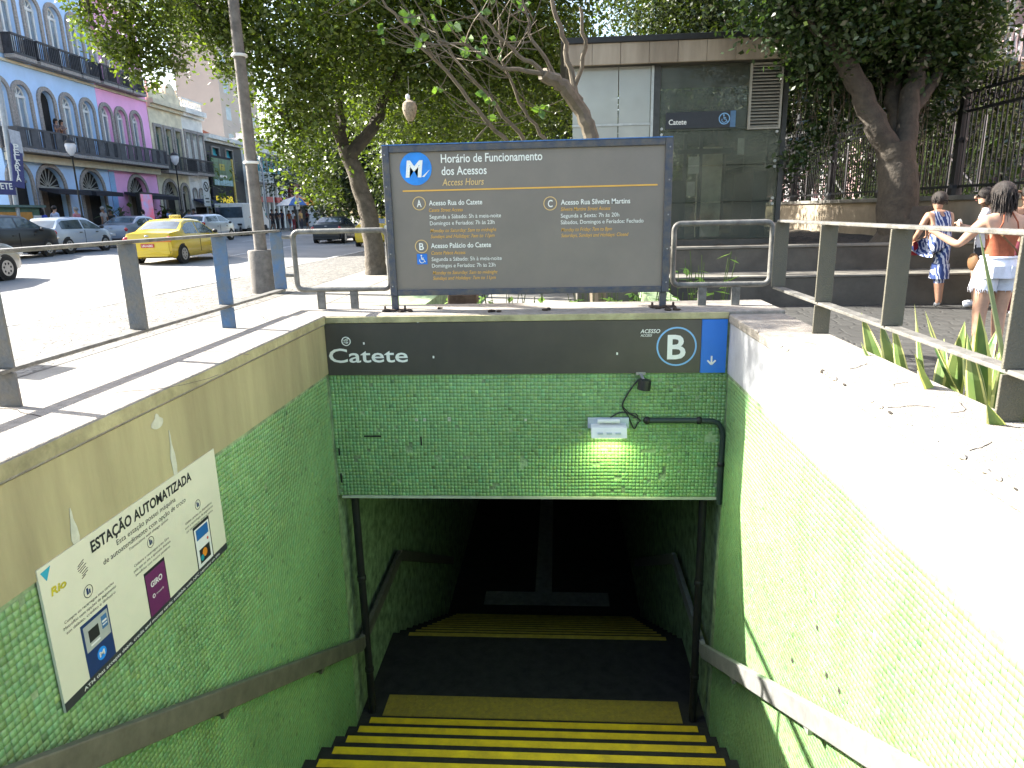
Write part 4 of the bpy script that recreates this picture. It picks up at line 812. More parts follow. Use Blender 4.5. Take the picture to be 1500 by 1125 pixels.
crown('crown', pblobs([(125, 22, 12, .32), (160, 50, 12, .50), (205, 25, 12.2, .70), (235, 70, 12.3, .55), (190, 88, 12.1, .36), (215, 108, 12.3, .26), (255, 95, 12.4, .26), (285, 20, 15.6, .8), (330, 35, 15.8, .9), (325, 95, 15.8, .28), (300, -50, 15.4, 1.2), (200, -60, 11.8, 1.0), (110, -30, 11.8, .45)])+[((-7.0, 7.25, 6.75), .55), ((-7.9, 9.2, 7.4), .9)], 26000, .095, m_lf1, t0, off, 4, clump=.2)  # small clump out of view is added to shade the right wall's front corner
# big fig by the fence
t2 = empty('fig_tree', (5.95, 12.4, .85), label='massive dark fig tree forking low in front of the iron fence', cat='tree'); off = loc_of(t2); mb = MB()
limb(mb, [(5.98, 12.45, .7), *pix([(1316, 330, 12.4), (1314, 260, 12.4), (1312, 212, 12.4)])], .37, .28, 5, .02, 14)
mb.lathe([(.66, -.0), (.48, .25), (.36, .7)], 12, (5.98, 12.45, .78)); mb.build('trunk', m_barkd, t2, off, smooth=True); L = MB()
for k, (pts, r0, r1) in enumerate(((((1306, 226, 12.4), (1270, 160, 12.4), (1240, 95, 12.4), (1222, 40, 12.3), (1195, -40, 12)), .20, .12), (((1318, 226, 12.4), (1332, 150, 12.6), (1352, 80, 12.8), (1372, -30, 12.8)), .19, .11), (((1330, 170, 12.6), (1372, 110, 12.8), (1412, 50, 13)), .13, .05), (((1240, 95, 12.4), (1200, 50, 12), (1160, 10, 11.6)), .1, .03), (((1318, 222, 12.4), (1310, 130, 13), (1300, 40, 13.4)), .17, .08))): limb(L, pix(pts), r0, r1, 50+k, .05, 10)
L.build('limb', m_barkd, t2, off, smooth=True)
crown('crown', pblobs([(1215, 25, 12, .75), (1185, 100, 13.5, .4), (1225, 60, 13, .9), (1270, 20, 12.8, 1.1), (1320, 60, 13.4, 1.1), (1365, 40, 13, 1.0), (1400, 75, 13, .55), (1350, 120, 13.6, .7), (1385, 20, 12.8, .75), (1290, 110, 14, .9), (1230, 130, 13.8, .6), (1200, 190, 13.6, .45), (1170, 230, 13.4, .32), (1250, -60, 12.5, 1.8), (1370, -70, 12.5, 1.6), (1190, -70, 11.8, 1.3), (1060, -190, 12, 1.5), (960, -180, 13, 1.4), (1405, 105, 13, .35), (1420, 70, 12.9, .3), (1340, 170, 14, .5)]), 75000, .115, m_lf2, t2, off, 6, clump=.26)
V = MB(); r = random.Random(9)
for k in range(90):
    x, y = r.choice(((1190, 90), (1215, 120), (1240, 110), (1300, 100), (1330, 90), (1180, 140), (1350, 110))); x += r.uniform(-18, 18); Yv = r.uniform(12.8, 14); a = ony(x, y, Yv); l = r.uniform(.4, 1.5); V.tube(wob([a, a-Vector((r.uniform(-.1, .1), 0, l*.5)), a-Vector((r.uniform(-.12, .12), 0, l))], .02, k, 3), .006, 3)
V.build('aerial_roots', m_twig, t2, off, kind='stuff')
# bare-branched shrub behind the board
t3 = empty('bare_shrub', (.45, 8.2, 0), label='sparse shrub of long pale bare branches rising behind the timetable board', cat='shrub'); off = loc_of(t3); mb = MB(); tw = MB(); r = random.Random(12); tips = []
limb(mb, [(.48, 8.2, -.05), (.45, 8.2, 1.2), *pix([(866, 200, 8.2), (850, 160, 8.2), (826, 125, 8.1), (795, 108, 8)])], .10, .07, 70, .015)
limb(mb, pix([(850, 160, 8.2), (836, 100, 8.2), (822, 40, 8.2), (800, -30, 8.2)]), .04, .02, 71, .02)
limb(mb, pix([(838, 140, 8.2), (858, 70, 8.1), (850, 10, 8)]), .03, .015, 72, .02)
canes = [[(745, 210, 8.4), (700, 160, 8.2), (640, 90, 8), (585, 30, 7.8), (545, -20, 7.7)], [(770, 210, 8.6), (715, 140, 8.4), (665, 85, 8.2), (620, 20, 8)], [(795, 108, 8), (750, 70, 7.9), (700, 20, 7.8), (680, -30, 7.8)], [(800, 205, 8.5), (760, 150, 8.4), (735, 90, 8.3), (730, 20, 8.2)], [(826, 125, 8.1), (780, 60, 8), (765, -10, 8)], [(795, 108, 8), (735, 100, 7.9), (690, 70, 7.8), (640, 60, 7.7)]]
for k, c in enumerate(canes):
    if k in (0, 1, 3): c = [(c[0][0]+8, 330, c[0][2])]+c
    P = limb(mb, pix(c), .035 if k < 2 else .028, .01, 80+k, .02, 6)
    for j in range(16):
        b = P[r.randrange(len(P)//3, len(P))]; d = Vector((r.uniform(-1.2, .5), r.uniform(-.5, .2), r.uniform(-.5, .8))).normalized(); Q = [b]
        for s in range(7): d = (d+Vector((r.uniform(-.4, .4), r.uniform(-.2, .2), r.uniform(-.15, .5)))*.5).normalized(); Q.append(Q[-1]+d*r.uniform(.06, .13))
        tw.tube(Q, [.008-.0008*i for i in range(8)], 4); tips.append(Q[-1]); tips.append(Q[4])
mb.build('branch', m_twig, t3, off, smooth=True); tw.build('twig', m_twig, t3, off)
lv = MB()
for k, q in enumerate(tips):
    if r.random() < .22:
        for j in range(r.randint(2, 5)):
            d = Vector((r.uniform(-1, 1), r.uniform(-1, .4), r.uniform(-.9, .4))).normalized(); s = d.cross(Vector((r.uniform(-.3, .3), 1, .3))).normalized(); l = r.uniform(.05, .125); u = s.cross(d); lv._add([q, q+d*l*.4+s*l*.36, q+d*l*.75+s*l*.2-u*l*.1, q+d*l-u*l*.2, q+d*l*.75-s*l*.2-u*l*.1, q+d*l*.4-s*l*.36], [(0, 1, 2, 3), (0, 3, 4, 5)])
o = lv.build('leaves', m_lf4, t3, off); settint(o, lambda q, i: [random.Random(i//6).random()]*3)
# hanging lantern-like basket in the branches
hb = ony(600, 158, 8.6); hz = empty('hanging_basket', tuple(hb), label='pale woven basket hanging among the branches above the board', cat='basket'); hz.scale = (.78,)*3; m_bsk = mat('weathered_wicker', (.30, .24, .17), .8, .25, 30, bump=.5)
MB().lathe([(.03, -.19), (.05, -.18), (.10, -.08), (.115, 0), (.10, .07), (.04, .11)], 14).build('body', m_bsk, hz, smooth=True)
MB().tube([(.0+.03*math.cos(t), 0, -.2+.03*math.sin(t)) for t in [i*.7 for i in range(9)]], .006, 5).build('ring', m_bsk, hz)
for k in range(5): MB().tube([(.1*math.cos(k*1.25), .1*math.sin(k*1.25), .07), (.06*math.cos(k*1.25), .06*math.sin(k*1.25), -.0), (.11*math.cos(k*1.25+.3), .11*math.sin(k*1.25+.3), -.05)], .008, 5).build('rib', m_barkd, hz)
MB().ell((-.02, 0, .15), (.035, .03, .05), 8, 6).build('knob', m_wht, hz, smooth=True); MB().cyl((0, 0, .1), (.0, .02, .45), .003, n=5).build('cord', m_cab, hz)
# dense trees further back
def bgtree(px, Y, r, zc, label, seed, m=m_lf3, n=9000, base=.0, size=.26):
    c = ony(px, 300, Y); t = empty('background_tree', (c.x, Y, base), label=label, cat='tree', group='dense trees behind the kiosk'); off = loc_of(t); q = random.Random(seed); mb = MB(); limb(mb, [(c.x, Y, base-.1), (c.x+q.uniform(-.3, .3), Y, zc*.5), (c.x+q.uniform(-.5, .5), Y, zc)], .3, .14, seed, .06)
    bl = []
    for k in range(12):
        a = q.uniform(0, 6.28); e = (c.x+r*.75*math.cos(a)*q.random()**.5, Y+r*.6*math.sin(a), zc+q.uniform(-.62, .75)*r); bl.append((e, r*q.uniform(.28, .5))); limb(mb, [(c.x, Y, zc*q.uniform(.4, .9)), e], .07, .02, seed+k, .1, 5)
    mb.build('trunk', m_barkd, t, off, smooth=True); crown('crown', bl, n, size, m, t, off, seed, clump=.42)
for k, (px, Y, r_, zc, nm) in enumerate(((500, 62, 6, 6.5, 'dark tree closing the far end of the street'), (560, 46, 5, 5.5, 'dark tree behind the leaning trunk'), (470, 85, 7, 7.5, 'far dark tree beyond the traffic lights'), (640, 36, 4.6, 5.2, 'dense tree above the left half of the board'), (715, 31, 4.2, 4.6, 'dense tree above the middle of the board'), (600, 29, 3.4, 4.6, 'leafy tree just right of the leaning trunk'), (790, 27, 3.8, 4.4, 'dense tree left of the kiosk'), (860, 34, 4.4, 5.5, 'tree whose leaves show through the pale kiosk panes'), (940, 30, 4.2, 7.0, 'tall tree over the kiosk roof, left part'), (1050, 29, 4.2, 7.2, 'tall tree over the kiosk roof, right part'), (1140, 34, 4.2, 6.5, 'tree beside the right edge of the kiosk'), (1215, 31, 3.2, 6.6, 'tree behind the fence, left of the fig'), (1300, 27, 2.8, 6.8, 'tree behind the fence, directly behind the fig'), (1010, 40, 4.5, 3.5, 'low bushy tree seen through the kiosk glass'), (690, 55, 6, 4, 'broad low tree far behind the board'), (1375, 24, 1.9, 4.6, 'small tree behind the fence right of the fig'))):
    bgtree(px, Y, r_, zc, nm, 200+k, n=22000 if Y < 50 else 12000, size=.19 if Y < 40 else .30)

for k, (x, y, lab) in enumerate(((10.9, 22, 'low garden tree between fence and palace, nearest'), (10.9, 30, 'low garden tree between fence and palace, middle one'), (11.2, 41, 'low garden tree between fence and palace, farthest'))):
    px = 817+1003.46*x/y; bgtree(px, y, 2.7, 4.3, lab, 260+k, n=12000, size=.15)
# ================================================================ BUILDINGS ACROSS THE STREET
TH = math.atan(.05); RU = Vector((-math.sin(TH), math.cos(TH), 0)); RN = Vector((math.cos(TH), math.sin(TH), 0))
def fpt(px, py, d=0.):
    """point on the vertical plane d metres in front of the facade line"""
    dr = ray(px, py); t = (-24.5+d*1.0-0)/(dr.x+.05*dr.y); return CAM_C+dr*t      # X = -26-.05(Y-30)+d
def FY(px, py=250, d=0.): return fpt(px, py, d).y
def arch(y, z0, z1, w, round_=True, x=0., n=10):
    if not round_: return [(x, y-w/2, z0), (x, y+w/2, z0), (x, y+w/2, z1), (x, y-w/2, z1)]
    zs = z1-w/2; return [(x, y-w/2, z0), (x, y+w/2, z0)]+[(x, y+w/2*math.cos(math.pi*i/n), zs+w/2*math.sin(math.pi*i/n)) for i in range(n+1)]
m_win = mat('window_painted_sky', (.30, .38, .46), .08, .4, .7, spec=.9, col2=(.12, .15, .18)); m_wfr = mat('white_joinery', (.72, .72, .70), .55, .05, 5); m_gran = mat('granite_surround', (.33, .30, .28), .8, .2, 12, bump=.2); m_dark = mat('painted_dark_inside', (.02, .018, .016), .9, .2, 4); m_iron = mat('iron_balustrade', (.045, .045, .055), .55, .3, 6); m_bal = mat('sooty_balcony', (.10, .10, .11), .7, .4, 3, bump=.4, col2=(.05, .05, .055))  # window panes carry the sky's reflection painted into their colour
class Bld:
    def __init__(s, name, label, ya, yb, H, m, depth=9., d=0.):
        s.o = empty(name, Vector((FX(ya), ya, 0))+RN*d, TH, label, 'building'); s.L = (yb-ya)/math.cos(TH); s.H = H; s.m = m; s.ya = ya; s.holes = []; s.depth = depth
    def u(s, Y): return (Y-s.ya)/math.cos(TH)
    def opening(s, Y, z0, z1, w, rnd_=True, kind='window', glass=None, sur=.2, frame=None, open_=False):
        y = s.u(Y)
        if y-w/2 < .05 or y+w/2 > s.L-.05: return
        s.holes.append(arch(y, z0, z1, w, rnd_)); fr = frame or m_wfr
        o = MB().prism(arch(y, z0-.02, z1+sur, w+2*sur, rnd_, .0), 0, (.09, 0, 0), [arch(y, z0+.001, z1-.001, w-.002, rnd_, .0)]).build(kind, m_gran, s.o) if sur else empty(kind)
        if not sur: o.parent = s.o
        MB().prism(arch(y, z0, z1, w-.01, rnd_, -.24), 0, (-.02, 0, 0)).build('pane', glass or (m_dark if open_ else m_win), o)  # open ones get a dark sheet painted as the unlit inside
        if kind == 'window' and not open_:
            mb = MB(); zs = z1-w/2 if rnd_ else z1-.5; mb.box((-.235, y-.05, z0), (-.17, y+.05, zs)); mb.box((-.235, y-w/2, zs-.06), (-.16, y+w/2, zs+.06))
            for s_ in (-1, 1): mb.box((-.235, y+s_*(w/2-.07)-.06, z0), (-.165, y+s_*(w/2-.07)+.06, zs)); mb.box((-.235, y+s_*w/4-.2*w, z0+(zs-z0)*.42), (-.175, y+s_*w/4+.2*w, z0+(zs-z0)*.42+.06)); mb.box((-.235, y+s_*w/4-.2*w, z0), (-.175, y+s_*w/4+.2*w, z0+.25))
            if rnd_:
                for a in (45, 90, 135): mb.bar((-.2, y, zs), (-.2, y+w/2*math.cos(math.radians(a)), zs+w/2*math.sin(math.radians(a))), .05, .05)
                mb.prism(arch(y, zs+.0, z1, w-.012, True, -.232), 0, (.05, 0, 0), [arch(y, zs+.001, z1-.09, w-.2, True, -.232)])
            mb.build('frame', fr, o)
        elif kind == 'doorway':
            mb = MB(); zs = z1-w/2
            for k in range(9): a = math.pi*(k+.5)/9; mb.bar((-.2, y+.12*math.cos(a), zs+.12*math.sin(a)), (-.2, y+(w/2-.04)*math.cos(a), zs+(w/2-.04)*math.sin(a)), .03, .04)
            mb.box((-.235, y-w/2, zs-.08), (-.15, y+w/2, zs+.04)); mb.build('fanlight_grille', m_rail, o); MB().box((-.22, y-w/2+.05, z0), (-.12, y-w*.12, zs-.1)).build('door_or_sunlit_panel', mat('brown_door', (.10, .07, .05), .6, .2), o)
        return o
    def done(s, roof=.35, cornice=None):
        MB().prism([(0, 0, 0), (0, s.L, 0), (0, s.L, s.H), (0, 0, s.H)], 0, (-.34, 0, 0), s.holes).build('wall', s.m, s.o)
        MB().box((-s.depth, .01, 0), (-.9, s.L-.01, s.H-.02)).box((-.9, .01, 0), (-.341, .3, s.H-.02)).box((-.9, s.L-.3, 0), (-.341, s.L-.01, s.H-.02)).box((-.9, .3, s.H-.3), (-.341, s.L-.3, s.H-.02)).build('body', s.m, s.o)
        if cornice: MB().box((-.3, -.02, s.H), (.45, s.L+.02, s.H+roof)).box((-.3, -.02, s.H-.22), (.22, s.L+.02, s.H-.001)).build('cornice', cornice, s.o)
    def balcony(s, Ya, Yb, z, depth, h=.95, m=None, solid=True, name='balcony', slab=None):
        a, b = max(0, s.u(Ya)), min(s.L, s.u(Yb)); mm = m or m_bal; bo = MB().box((.091, a, z-.16), (depth, b, z)).build(name, slab or m_gran, s.o)
        mb = MB(); mb.box((depth-.09, a, z+h-.09), (depth, b, z+h)); mb.box((depth-.08, a, z+.02), (depth-.01, b, z+.12)); n = max(3, int((b-a)/.14))
        if solid:
            for k in range(int((b-a)/.9)+1): y = a+.9*k; mb.box((depth-.085, y, z+.12), (depth-.015, min(b, y+.50), z+h-.09))
        for k in range(n+1): y = a+(b-a)*k/n; mb.box((depth-.06, y-.018, z+.12), (depth-.03, y+.018, z+h-.09))
        for y in (a, b-.05): mb.box((.1, y, z+.02), (depth-.1, y+.05, z+h))
        mb.build('balustrade', mm, bo)
m_bblue = mat('sky_blue_paint', (.47, .66, .95), .75, .06, .8, bump=.08); m_pink = mat('candy_pink_paint', (.92, .45, .76), .75, .05, .8, bump=.08); m_cream = mat('cream_stone', (.72, .65, .48), .8, .15, 1.2, bump=.2); m_whb = mat('old_white_render', (.74, .73, .69), .8, .12, 1.2, bump=.15); m_corn = mat('cream_cornice', (.62, .56, .42), .75, .08, 2)
m_shut = mat('grey_green_shutter', (.10, .16, .14), .6, .15, 5); m_teal = mat('teal_shutter', (.05, .40, .50), .6, .1, 5)
bays = [34.37, 36.19, 37.89, 39.61]; pb = [41.39, 42.95, 44.61]
B1 = Bld('blue_house', 'sky blue three-storey house with arched windows', 32.35, 40.72, 14.6, m_bblue)
for i, Y in enumerate(bays):
    B1.opening(Y, 5.0, 8.1, 1.05, open_=(i == 1)); B1.opening(Y, 9.4, 12.45, 1.05, glass=None); B1.balcony(Y-.78, Y+.78, 9.32, .6, .95, m_iron, False, 'balcony')
B1.opening(32.93, 5.0, 8.1, 1.0); B1.opening(32.95, 9.4, 12.45, 1.0)
for Y, w in ((33.15, 1.5), (35.45, 2.0), (38.95, 2.0)): B1.opening(Y, .05, 4.3, w, kind='doorway', open_=True)
B1.balcony(32.36, 40.71, 5.0, .95); MB().box((.092, 0, 4.45), (.35, B1.L, 4.8)).build('cornice_band', m_corn, B1.o); MB().box((.005, 0, 9.0), (.12, B1.L, 9.12)).build('string_course', m_corn, B1.o); B1.done(.5, m_corn)
B2 = Bld('pink_house', 'candy pink three-storey house beside the blue one', 40.74, 46.25, 14.2, m_pink)
for Y in pb: B2.opening(Y, 5.0, 8.1, 1.0); B2.opening(Y, 9.4, 12.4, 1.0); B2.balcony(Y-.75, Y+.75, 9.32, .6, .95, m_iron, False, 'balcony')
B2.opening(43.7, .05, 4.2, 2.1, kind='doorway', open_=True); B2.balcony(40.75, 46.24, 5.0, .95); MB().box((.092, 0, 4.45), (.35, B2.L, 4.8)).build('cornice_band', m_corn, B2.o); MB().box((.005, 0, 9.0), (.12, B2.L, 9.12)).build('string_course', m_corn, B2.o); B2.done(.5, m_corn)
m_cblue = mat('corner_blue_paint', (.30, .50, .78), .75, .06); MB().box((.001, 0, 0), (.03, .55, 4.4)).build('blue_edge', m_cblue, B2.o)
Yc = [FY(229), FY(275), FY(304), FY(346), FY(376), FY(415), FY(441)]
B3 = Bld('cream_house', 'old cream two-storey house with green shutters and ornate parapet', Yc[0], Yc[1], 9.0, m_cream); w3 = Yc[1]-Yc[0]
for f in (.2, .5, .8): B3.opening(Yc[0]+w3*f, 4.9, 7.6, .8, False, glass=m_shut, frame=m_shut)
B3.opening(Yc[0]+w3*.33, .05, 4.1, 1.9, kind='doorway', open_=True); B3.opening(Yc[0]+w3*.8, .05, 3.9, .95, kind='doorway', open_=True); B3.balcony(Yc[0]+.1, Yc[1]-.1, 4.75, .8, 1.0, m_iron, False); B3.done(.3, m_corn)
mb = MB(); mb.box((-.1, .1, 9.31), (.12, B3.L-.1, 9.9)); mb.prism(arch(B3.L*.72, 9.9, 10.7, 1.5, True, -.08), 0, (.18, 0, 0))
for k in range(7): mb.lathe([(.1, 9.9), (.16, 10.0), (.06, 10.2), (.1, 10.35), (.02, 10.5)], 8, (0, .3+k*(B3.L-.6)/6, 0))
mb.build('parapet', m_cream, B3.o)
B4 = Bld('white_house', 'narrow old white house with three shuttered windows over a dark awning', Yc[1], Yc[2], 9.0, m_whb); w4 = Yc[2]-Yc[1]
for f in (.2, .5, .8): B4.opening(Yc[1]+w4*f, 5.0, 7.7, .75, False, glass=mat('blue_grey_shutter', (.16, .24, .28), .6), frame=m_wfr); B4.opening(Yc[1]+w4*f, 2.95, 3.75, .6, True, 'window', sur=.06)
B4.opening(Yc[1]+w4*.5, .05, 2.4, w4*.7, False, 'shopfront', open_=True, sur=0); B4.balcony(Yc[1]+.3, Yc[2]-.1, 4.85, .6, .95, m_iron, False); B4.done(.35, m_whb)
mb = MB()
for k in range(12): mb.lathe([(.07, 9.36), (.1, 9.6), (.05, 9.8), (.08, 9.9)], 6, (.1, .2+k*(B4.L-.4)/11, 0))
mb.box((-.1, 0, 9.9), (.25, B4.L, 10.02)); mb.build('parapet', m_whb, B4.o)
def awning(b, Ya, Yb, z, depth, m, drop=.5): a, c = b.u(Ya), b.u(Yb); return MB().prism([(.1, a, z), (depth, a, z-drop), (depth, a, z-drop-.22), (depth-.03, a, z-drop-.22), (.1, a, z-.12)], 0, (0, c-a, 0)).build('awning', m, b.o)
m_aw = mat('dark_blue_canvas', (.035, .04, .075), .8, .15, 4); m_awb = mat('black_canvas', (.025, .025, .035), .8, .15, 4)
awning(B4, Yc[1]+.1, Yc[2]-.1, 3.0, 1.8, m_aw, .55); awning(B2, 41.9, 45.9, 3.25, 1.5, m_awb, .25); awning(B1, 34.3, 37.0, 3.25, 1.1, m_awb, .12); awning(B1, 37.6, 40.2, 3.25, 1.0, m_awb, .12)
B5 = Bld('shop_building', 'dark shopfront building with a green poster and yellow letters', Yc[2]+.05, Yc[3]+1.5, 7.6, mat('charcoal_cladding', (.035, .037, .045), .6, .15, 2)); L5 = B5.L
B5.opening(B5.ya+L5*.45, .05, 2.3, L5*.6, False, 'shopfront', sur=0, glass=m_win); B5.opening(B5.ya+L5*.25, 5.2, 7.0, 1.3, False, glass=m_teal, frame=m_teal, sur=.1); B5.opening(B5.ya+L5*.62, 5.2, 7.0, 1.3, False, glass=m_teal, frame=m_teal, sur=.1); B5.done(.3, m_whb)
a, b = fpt(311, 233, .3), fpt(341, 298, .3)
zt5, zb5 = fpt(326, 233, .3).z, fpt(326, 272, .3).z; ua, ub = B5.u(FY(312, 250, .3)), B5.u(FY(340, 250, .3))
MB().box((.1, ua, zb5), (.28, ub, zt5)).build('poster_panel', mat('green_poster', (.10, .24, .13), .4, .4, 1.2, col2=(.05, .09, .07)), B5.o); MB().box((.1, ua-.25, zb5-2.2), (.2, ub+.1, zt5+.2)).build('sign_back', m_awb, B5.o); MB().box((.1, ub+.12, zb5-2.2), (.3, ub+.36, zt5+.1)).build('yellow_edge', mat('yellow_panel', (.60, .45, .10), .5), B5.o); MB().box((.281, ua+.1, zb5+.02), (.29, ub-.1, zb5+.45)).build('poster_foot', mat('poster_cyan', (.35, .55, .6), .5), B5.o)
for k, (h, w, m) in enumerate(((.5, 1.0, mat('poster_gold', (.4, .35, .05), .5)), (.18, 1.4, m_ltr), (.12, 1.2, m_ltr))): MB().box((.281, (ua+ub)/2-w/2, zt5-.9-k*.55), (.286, (ua+ub)/2+w/2, zt5-.9-k*.55+h)).build('poster_print', m, B5.o)
text('lettering', 'E+ABR', (.21, ua+.15, zb5-1.35), (0, 1, 0), (0, 0, 1), (1, 0, 0), ub-ua-.3, .55, mat('yellow_letters', (.75, .58, .03), .5, .03, emit=.15), B5.o, None, bold=.03, lift=.004)
awning(B5, B5.ya+.3, B5.ya+L5-.8, 2.75, 1.0, mat('violet_canvas', (.13, .13, .24), .8), .3)
B6 = Bld('teal_shutter_house', 'white house with teal shutters and red shop signs past the pole', Yc[3]+1.55, Yc[5], 8.3, m_whb); L6 = B6.L
for k in range(7): B6.opening(B6.ya+1.2+k*(L6-2)/6.5, 4.9, 7.4, 1.0, False, glass=m_teal, frame=m_teal, sur=.1); B6.opening(B6.ya+1.2+k*(L6-2)/6.5, .05, 2.9, 1.1, False, 'shopfront', sur=0, open_=True)
B6.balcony(B6.ya+.2, B6.ya+L6*.55, 4.7, .6, .9, m_wfr, False); B6.balcony(B6.ya+L6*.6, B6.ya+L6-.1, 4.7, .6, .9, m_iron, False)
for k in range(8): MB().box((.091, .5+k*(L6-1.2)/7, 0), (.3, .95+k*(L6-1.2)/7, 4.4)).build('pilaster', m_whb, B6.o)
for k in range(4): MB().box((.3, 1.0+k*L6/4, 2.9), (.5, 1.0+k*L6/4+L6*.16, 3.4)).build('shop_sign', mat('red_sign', (.45, .03, .04), .5), B6.o)
B6.done(.4, m_whb)
B7 = Bld('grey_building', 'plain grey wall building with a dark red shop sign at the street end', Yc[5]+.05, Yc[6]+6, 7.0, mat('grey_render', (.36, .37, .39), .8, .1, 1)); B7.opening(B7.ya+4.5, .05, 2.6, 5.0, False, 'shopfront', sur=0, open_=True); B7.done(.2, m_whb)
MB().box((.05, .3, 2.8), (.4, 8, 4.9)).build('sign_panel', mat('maroon_sign', (.17, .012, .02), .5), B7.o); text('lettering', 'Vilani', (.41, 1.2, 3.5), (0, 1, 0), (0, 0, 1), (1, 0, 0), 5.5, .9, m_ltr, B7.o, None, lift=.01)
tl = empty('tiled_roof_house', (-36, 60, 0), TH, 'house with a red tiled roof rising behind the shopfronts', 'building'); MB().box((-8, -4, 0), (3, 12, 8.6)).build('wall', m_whb, tl)
rf = MB().prism([(3.5, -4.5, 8.6), (-2.5, -4.5, 11.6), (-8.5, -4.5, 8.6)], 0, (0, 17, 0)).build('roof', mat('terracotta', (.36, .12, .06), .8, .3, 6, bump=.3), tl)
for k in range(34): MB().tube([(3.55, -4.3+k*.5, 8.66), (-2.5, -4.3+k*.5, 11.69)], .11, 6).build('tile_row', MATS['terracotta'], rf)
for nm, x, y, w, d, h, m, lab in (('tower_block', -40.5, 86, 12, 5.2, 27, mat('beige_block', (.50, .42, .36), .8, .06, .3), 'tall beige apartment block rising behind the old houses'), ('tower_block', -60, 62, 10, 10, 17, mat('pale_yellow_block', (.56, .52, .42), .8, .06, .3), 'pale distant block above the cream house parapet')):
    t = empty(nm, (x, y, 0), TH, lab, 'building'); hol = []
    MB().box((-d, 0, 0), (-.2, w, h)).build('body', m, t)
    for i in range(int(h/3.1)-1):
        for j in range(3): hol.append(arch(w*(j+.5)/3, 4+i*3.1, 5.5+i*3.1, 1.5, False, 0)); MB().prism(hol[-1], 0, (-.1, 0, 0)).build('window', m_win, t)
    MB().prism([(0, 0, 0), (0, w, 0), (0, w, h), (0, 0, h)], 0, (-.19, 0, 0), hol).build('facade', m, t); MB().box((-d*.6, w*.3, h), (-d*.3, w*.7, h+2.2)).build('water_tank', m, t)
    for i in range(4):
        MB().box((-d, .0, 6+i*5), (-d+.1, .1, 6)).build('joint', m, t) if False else None
# ================================================================ STREET FURNITURE
m_cpole = mat('concrete_pole', (.17, .155, .14), .85, .2, 6, bump=.4); m_gal = mat('galvanised_grey', (.34, .36, .38), .5, .12, 6, metal=.4)
up = empty('utility_pole', (-6.2, 14.2, 0), label='tall concrete utility pole in a cylindrical concrete base beside the road', cat='pole'); zb = ony(385, 366, 14.2).z
MB().lathe([(.27, 0), (.27, zb-.03), (.25, zb)], 20).build('base', m_cpole, up, smooth=True); MB().tube([(0, 0, zb), (0, 0, 4), (0, 0, 9.5)], [.125, .11, .08], 16).build('shaft', m_cpole, up, smooth=True)
for z in (ony(374, 240, 14.2).z, 4.6): MB().lathe([(.148, z), (.152, z+.01), (.152, z+.04), (.148, z+.05)], 16).build('strap', m_wht, up)
def fstand(px, d): p = fpt(px, 320, d); return Vector((p.x, p.y, FPZ if d < 4.2 else zr_(p.x)))
q = fstand(24, 2.6); sp_ = empty('banner_post', tuple(q), label='leaning grey post with a vertical blue shop banner at the left edge', cat='sign'); S = (q-CAM_C).length
tp = fpt(4, 150, 2.6)-q; MB().tube([(0, 0, 0), (tp.x*.5, tp.y*.5, 3.2), (tp.x, tp.y, 7.5)], .10, 10).build('post', m_gal, sp_, smooth=True)
m_bnr = mat('navy_banner', (.05, .055, .17), .6, .1, 3); c0 = fpt(21, 210, 2.7)-q; c1 = fpt(26, 276, 2.7)-q
bw = .62; MB().prism([(c0.x+.05, c0.y-bw/2, c0.z), (c0.x+.05, c0.y+bw/2, c0.z-.05), (c1.x+.05, c1.y+bw/2, c1.z), (c1.x+.05, c1.y-bw/2, c1.z+.05)], 0, (.04, 0, 0)).build('banner', m_bnr, sp_)
for k, ch in enumerate('PELARIA'):
    f = (k+1.25)/8.6; c = c0.lerp(c1, f); text('lettering', ch, (c.x+.095, c.y-.17 if ch != 'I' else c.y-.05, c.z), (0, 1, 0), (0, -.03, 1), (1, 0, 0), .30 if ch != 'I' else .07, .25, m_ltr, sp_, None, bold=.02, lift=.004)
MB().prism([(c0.x+.091, c0.y-bw/2, c0.z+.55), (c0.x+.091, c0.y+bw/2, c0.z+.5), (c0.x+.091, c0.y+bw/2, c0.z-.55), (c0.x+.091, c0.y-bw/2, c0.z)], 0, (.002, 0, 0)).build('banner_head', mat('pale_banner', (.45, .47, .52), .6), sp_)
cs = fpt(1, 275, 2.75)-q; MB().box((cs.x, cs.y-1.0, cs.z-.28), (cs.x+.04, cs.y+.75, cs.z+.30)).build('street_sign', m_bnr, sp_); text('lettering', 'CATETE', (cs.x+.041, cs.y-.9, cs.z-.05), (0, 1, 0), (0, 0, 1), (1, 0, 0), 1.5, .26, m_ltr, sp_, None, bold=.02, lift=.004)
def lamp_post(px, d, ztop, label):
    q = fstand(px, d); l = empty('lamp_post', tuple(q), label=label, cat='street lamp', group='old iron lamp posts'); MB().lathe([(.17, 0), (.15, .3), (.08, .5), (.06, 1.2), (.08, 1.3), (.045, 1.4), (.035, ztop-.7), (.09, ztop-.62)], 12).build('post', m_irn, l, smooth=True)
    MB().lathe([(.06, ztop-.6), (.2, ztop-.4), (.24, ztop-.15), (.20, ztop-.05)], 14).build('globe', mat('milky_glass', (.62, .62, .66), .25, .05), l, smooth=True); MB().lathe([(.25, ztop-.05), (.18, ztop+.06), (.05, ztop+.16), (.03, ztop+.32)], 12).build('cap', m_irn, l)
lamp_post(121, 3.4, 4.7, 'old iron lamp post between the two blue-house arches'); lamp_post(268, 3.4, 4.9, 'old iron lamp post in front of the cream house'); lamp_post(434, 3.2, 5.2, 'old iron lamp post by the maroon sign')
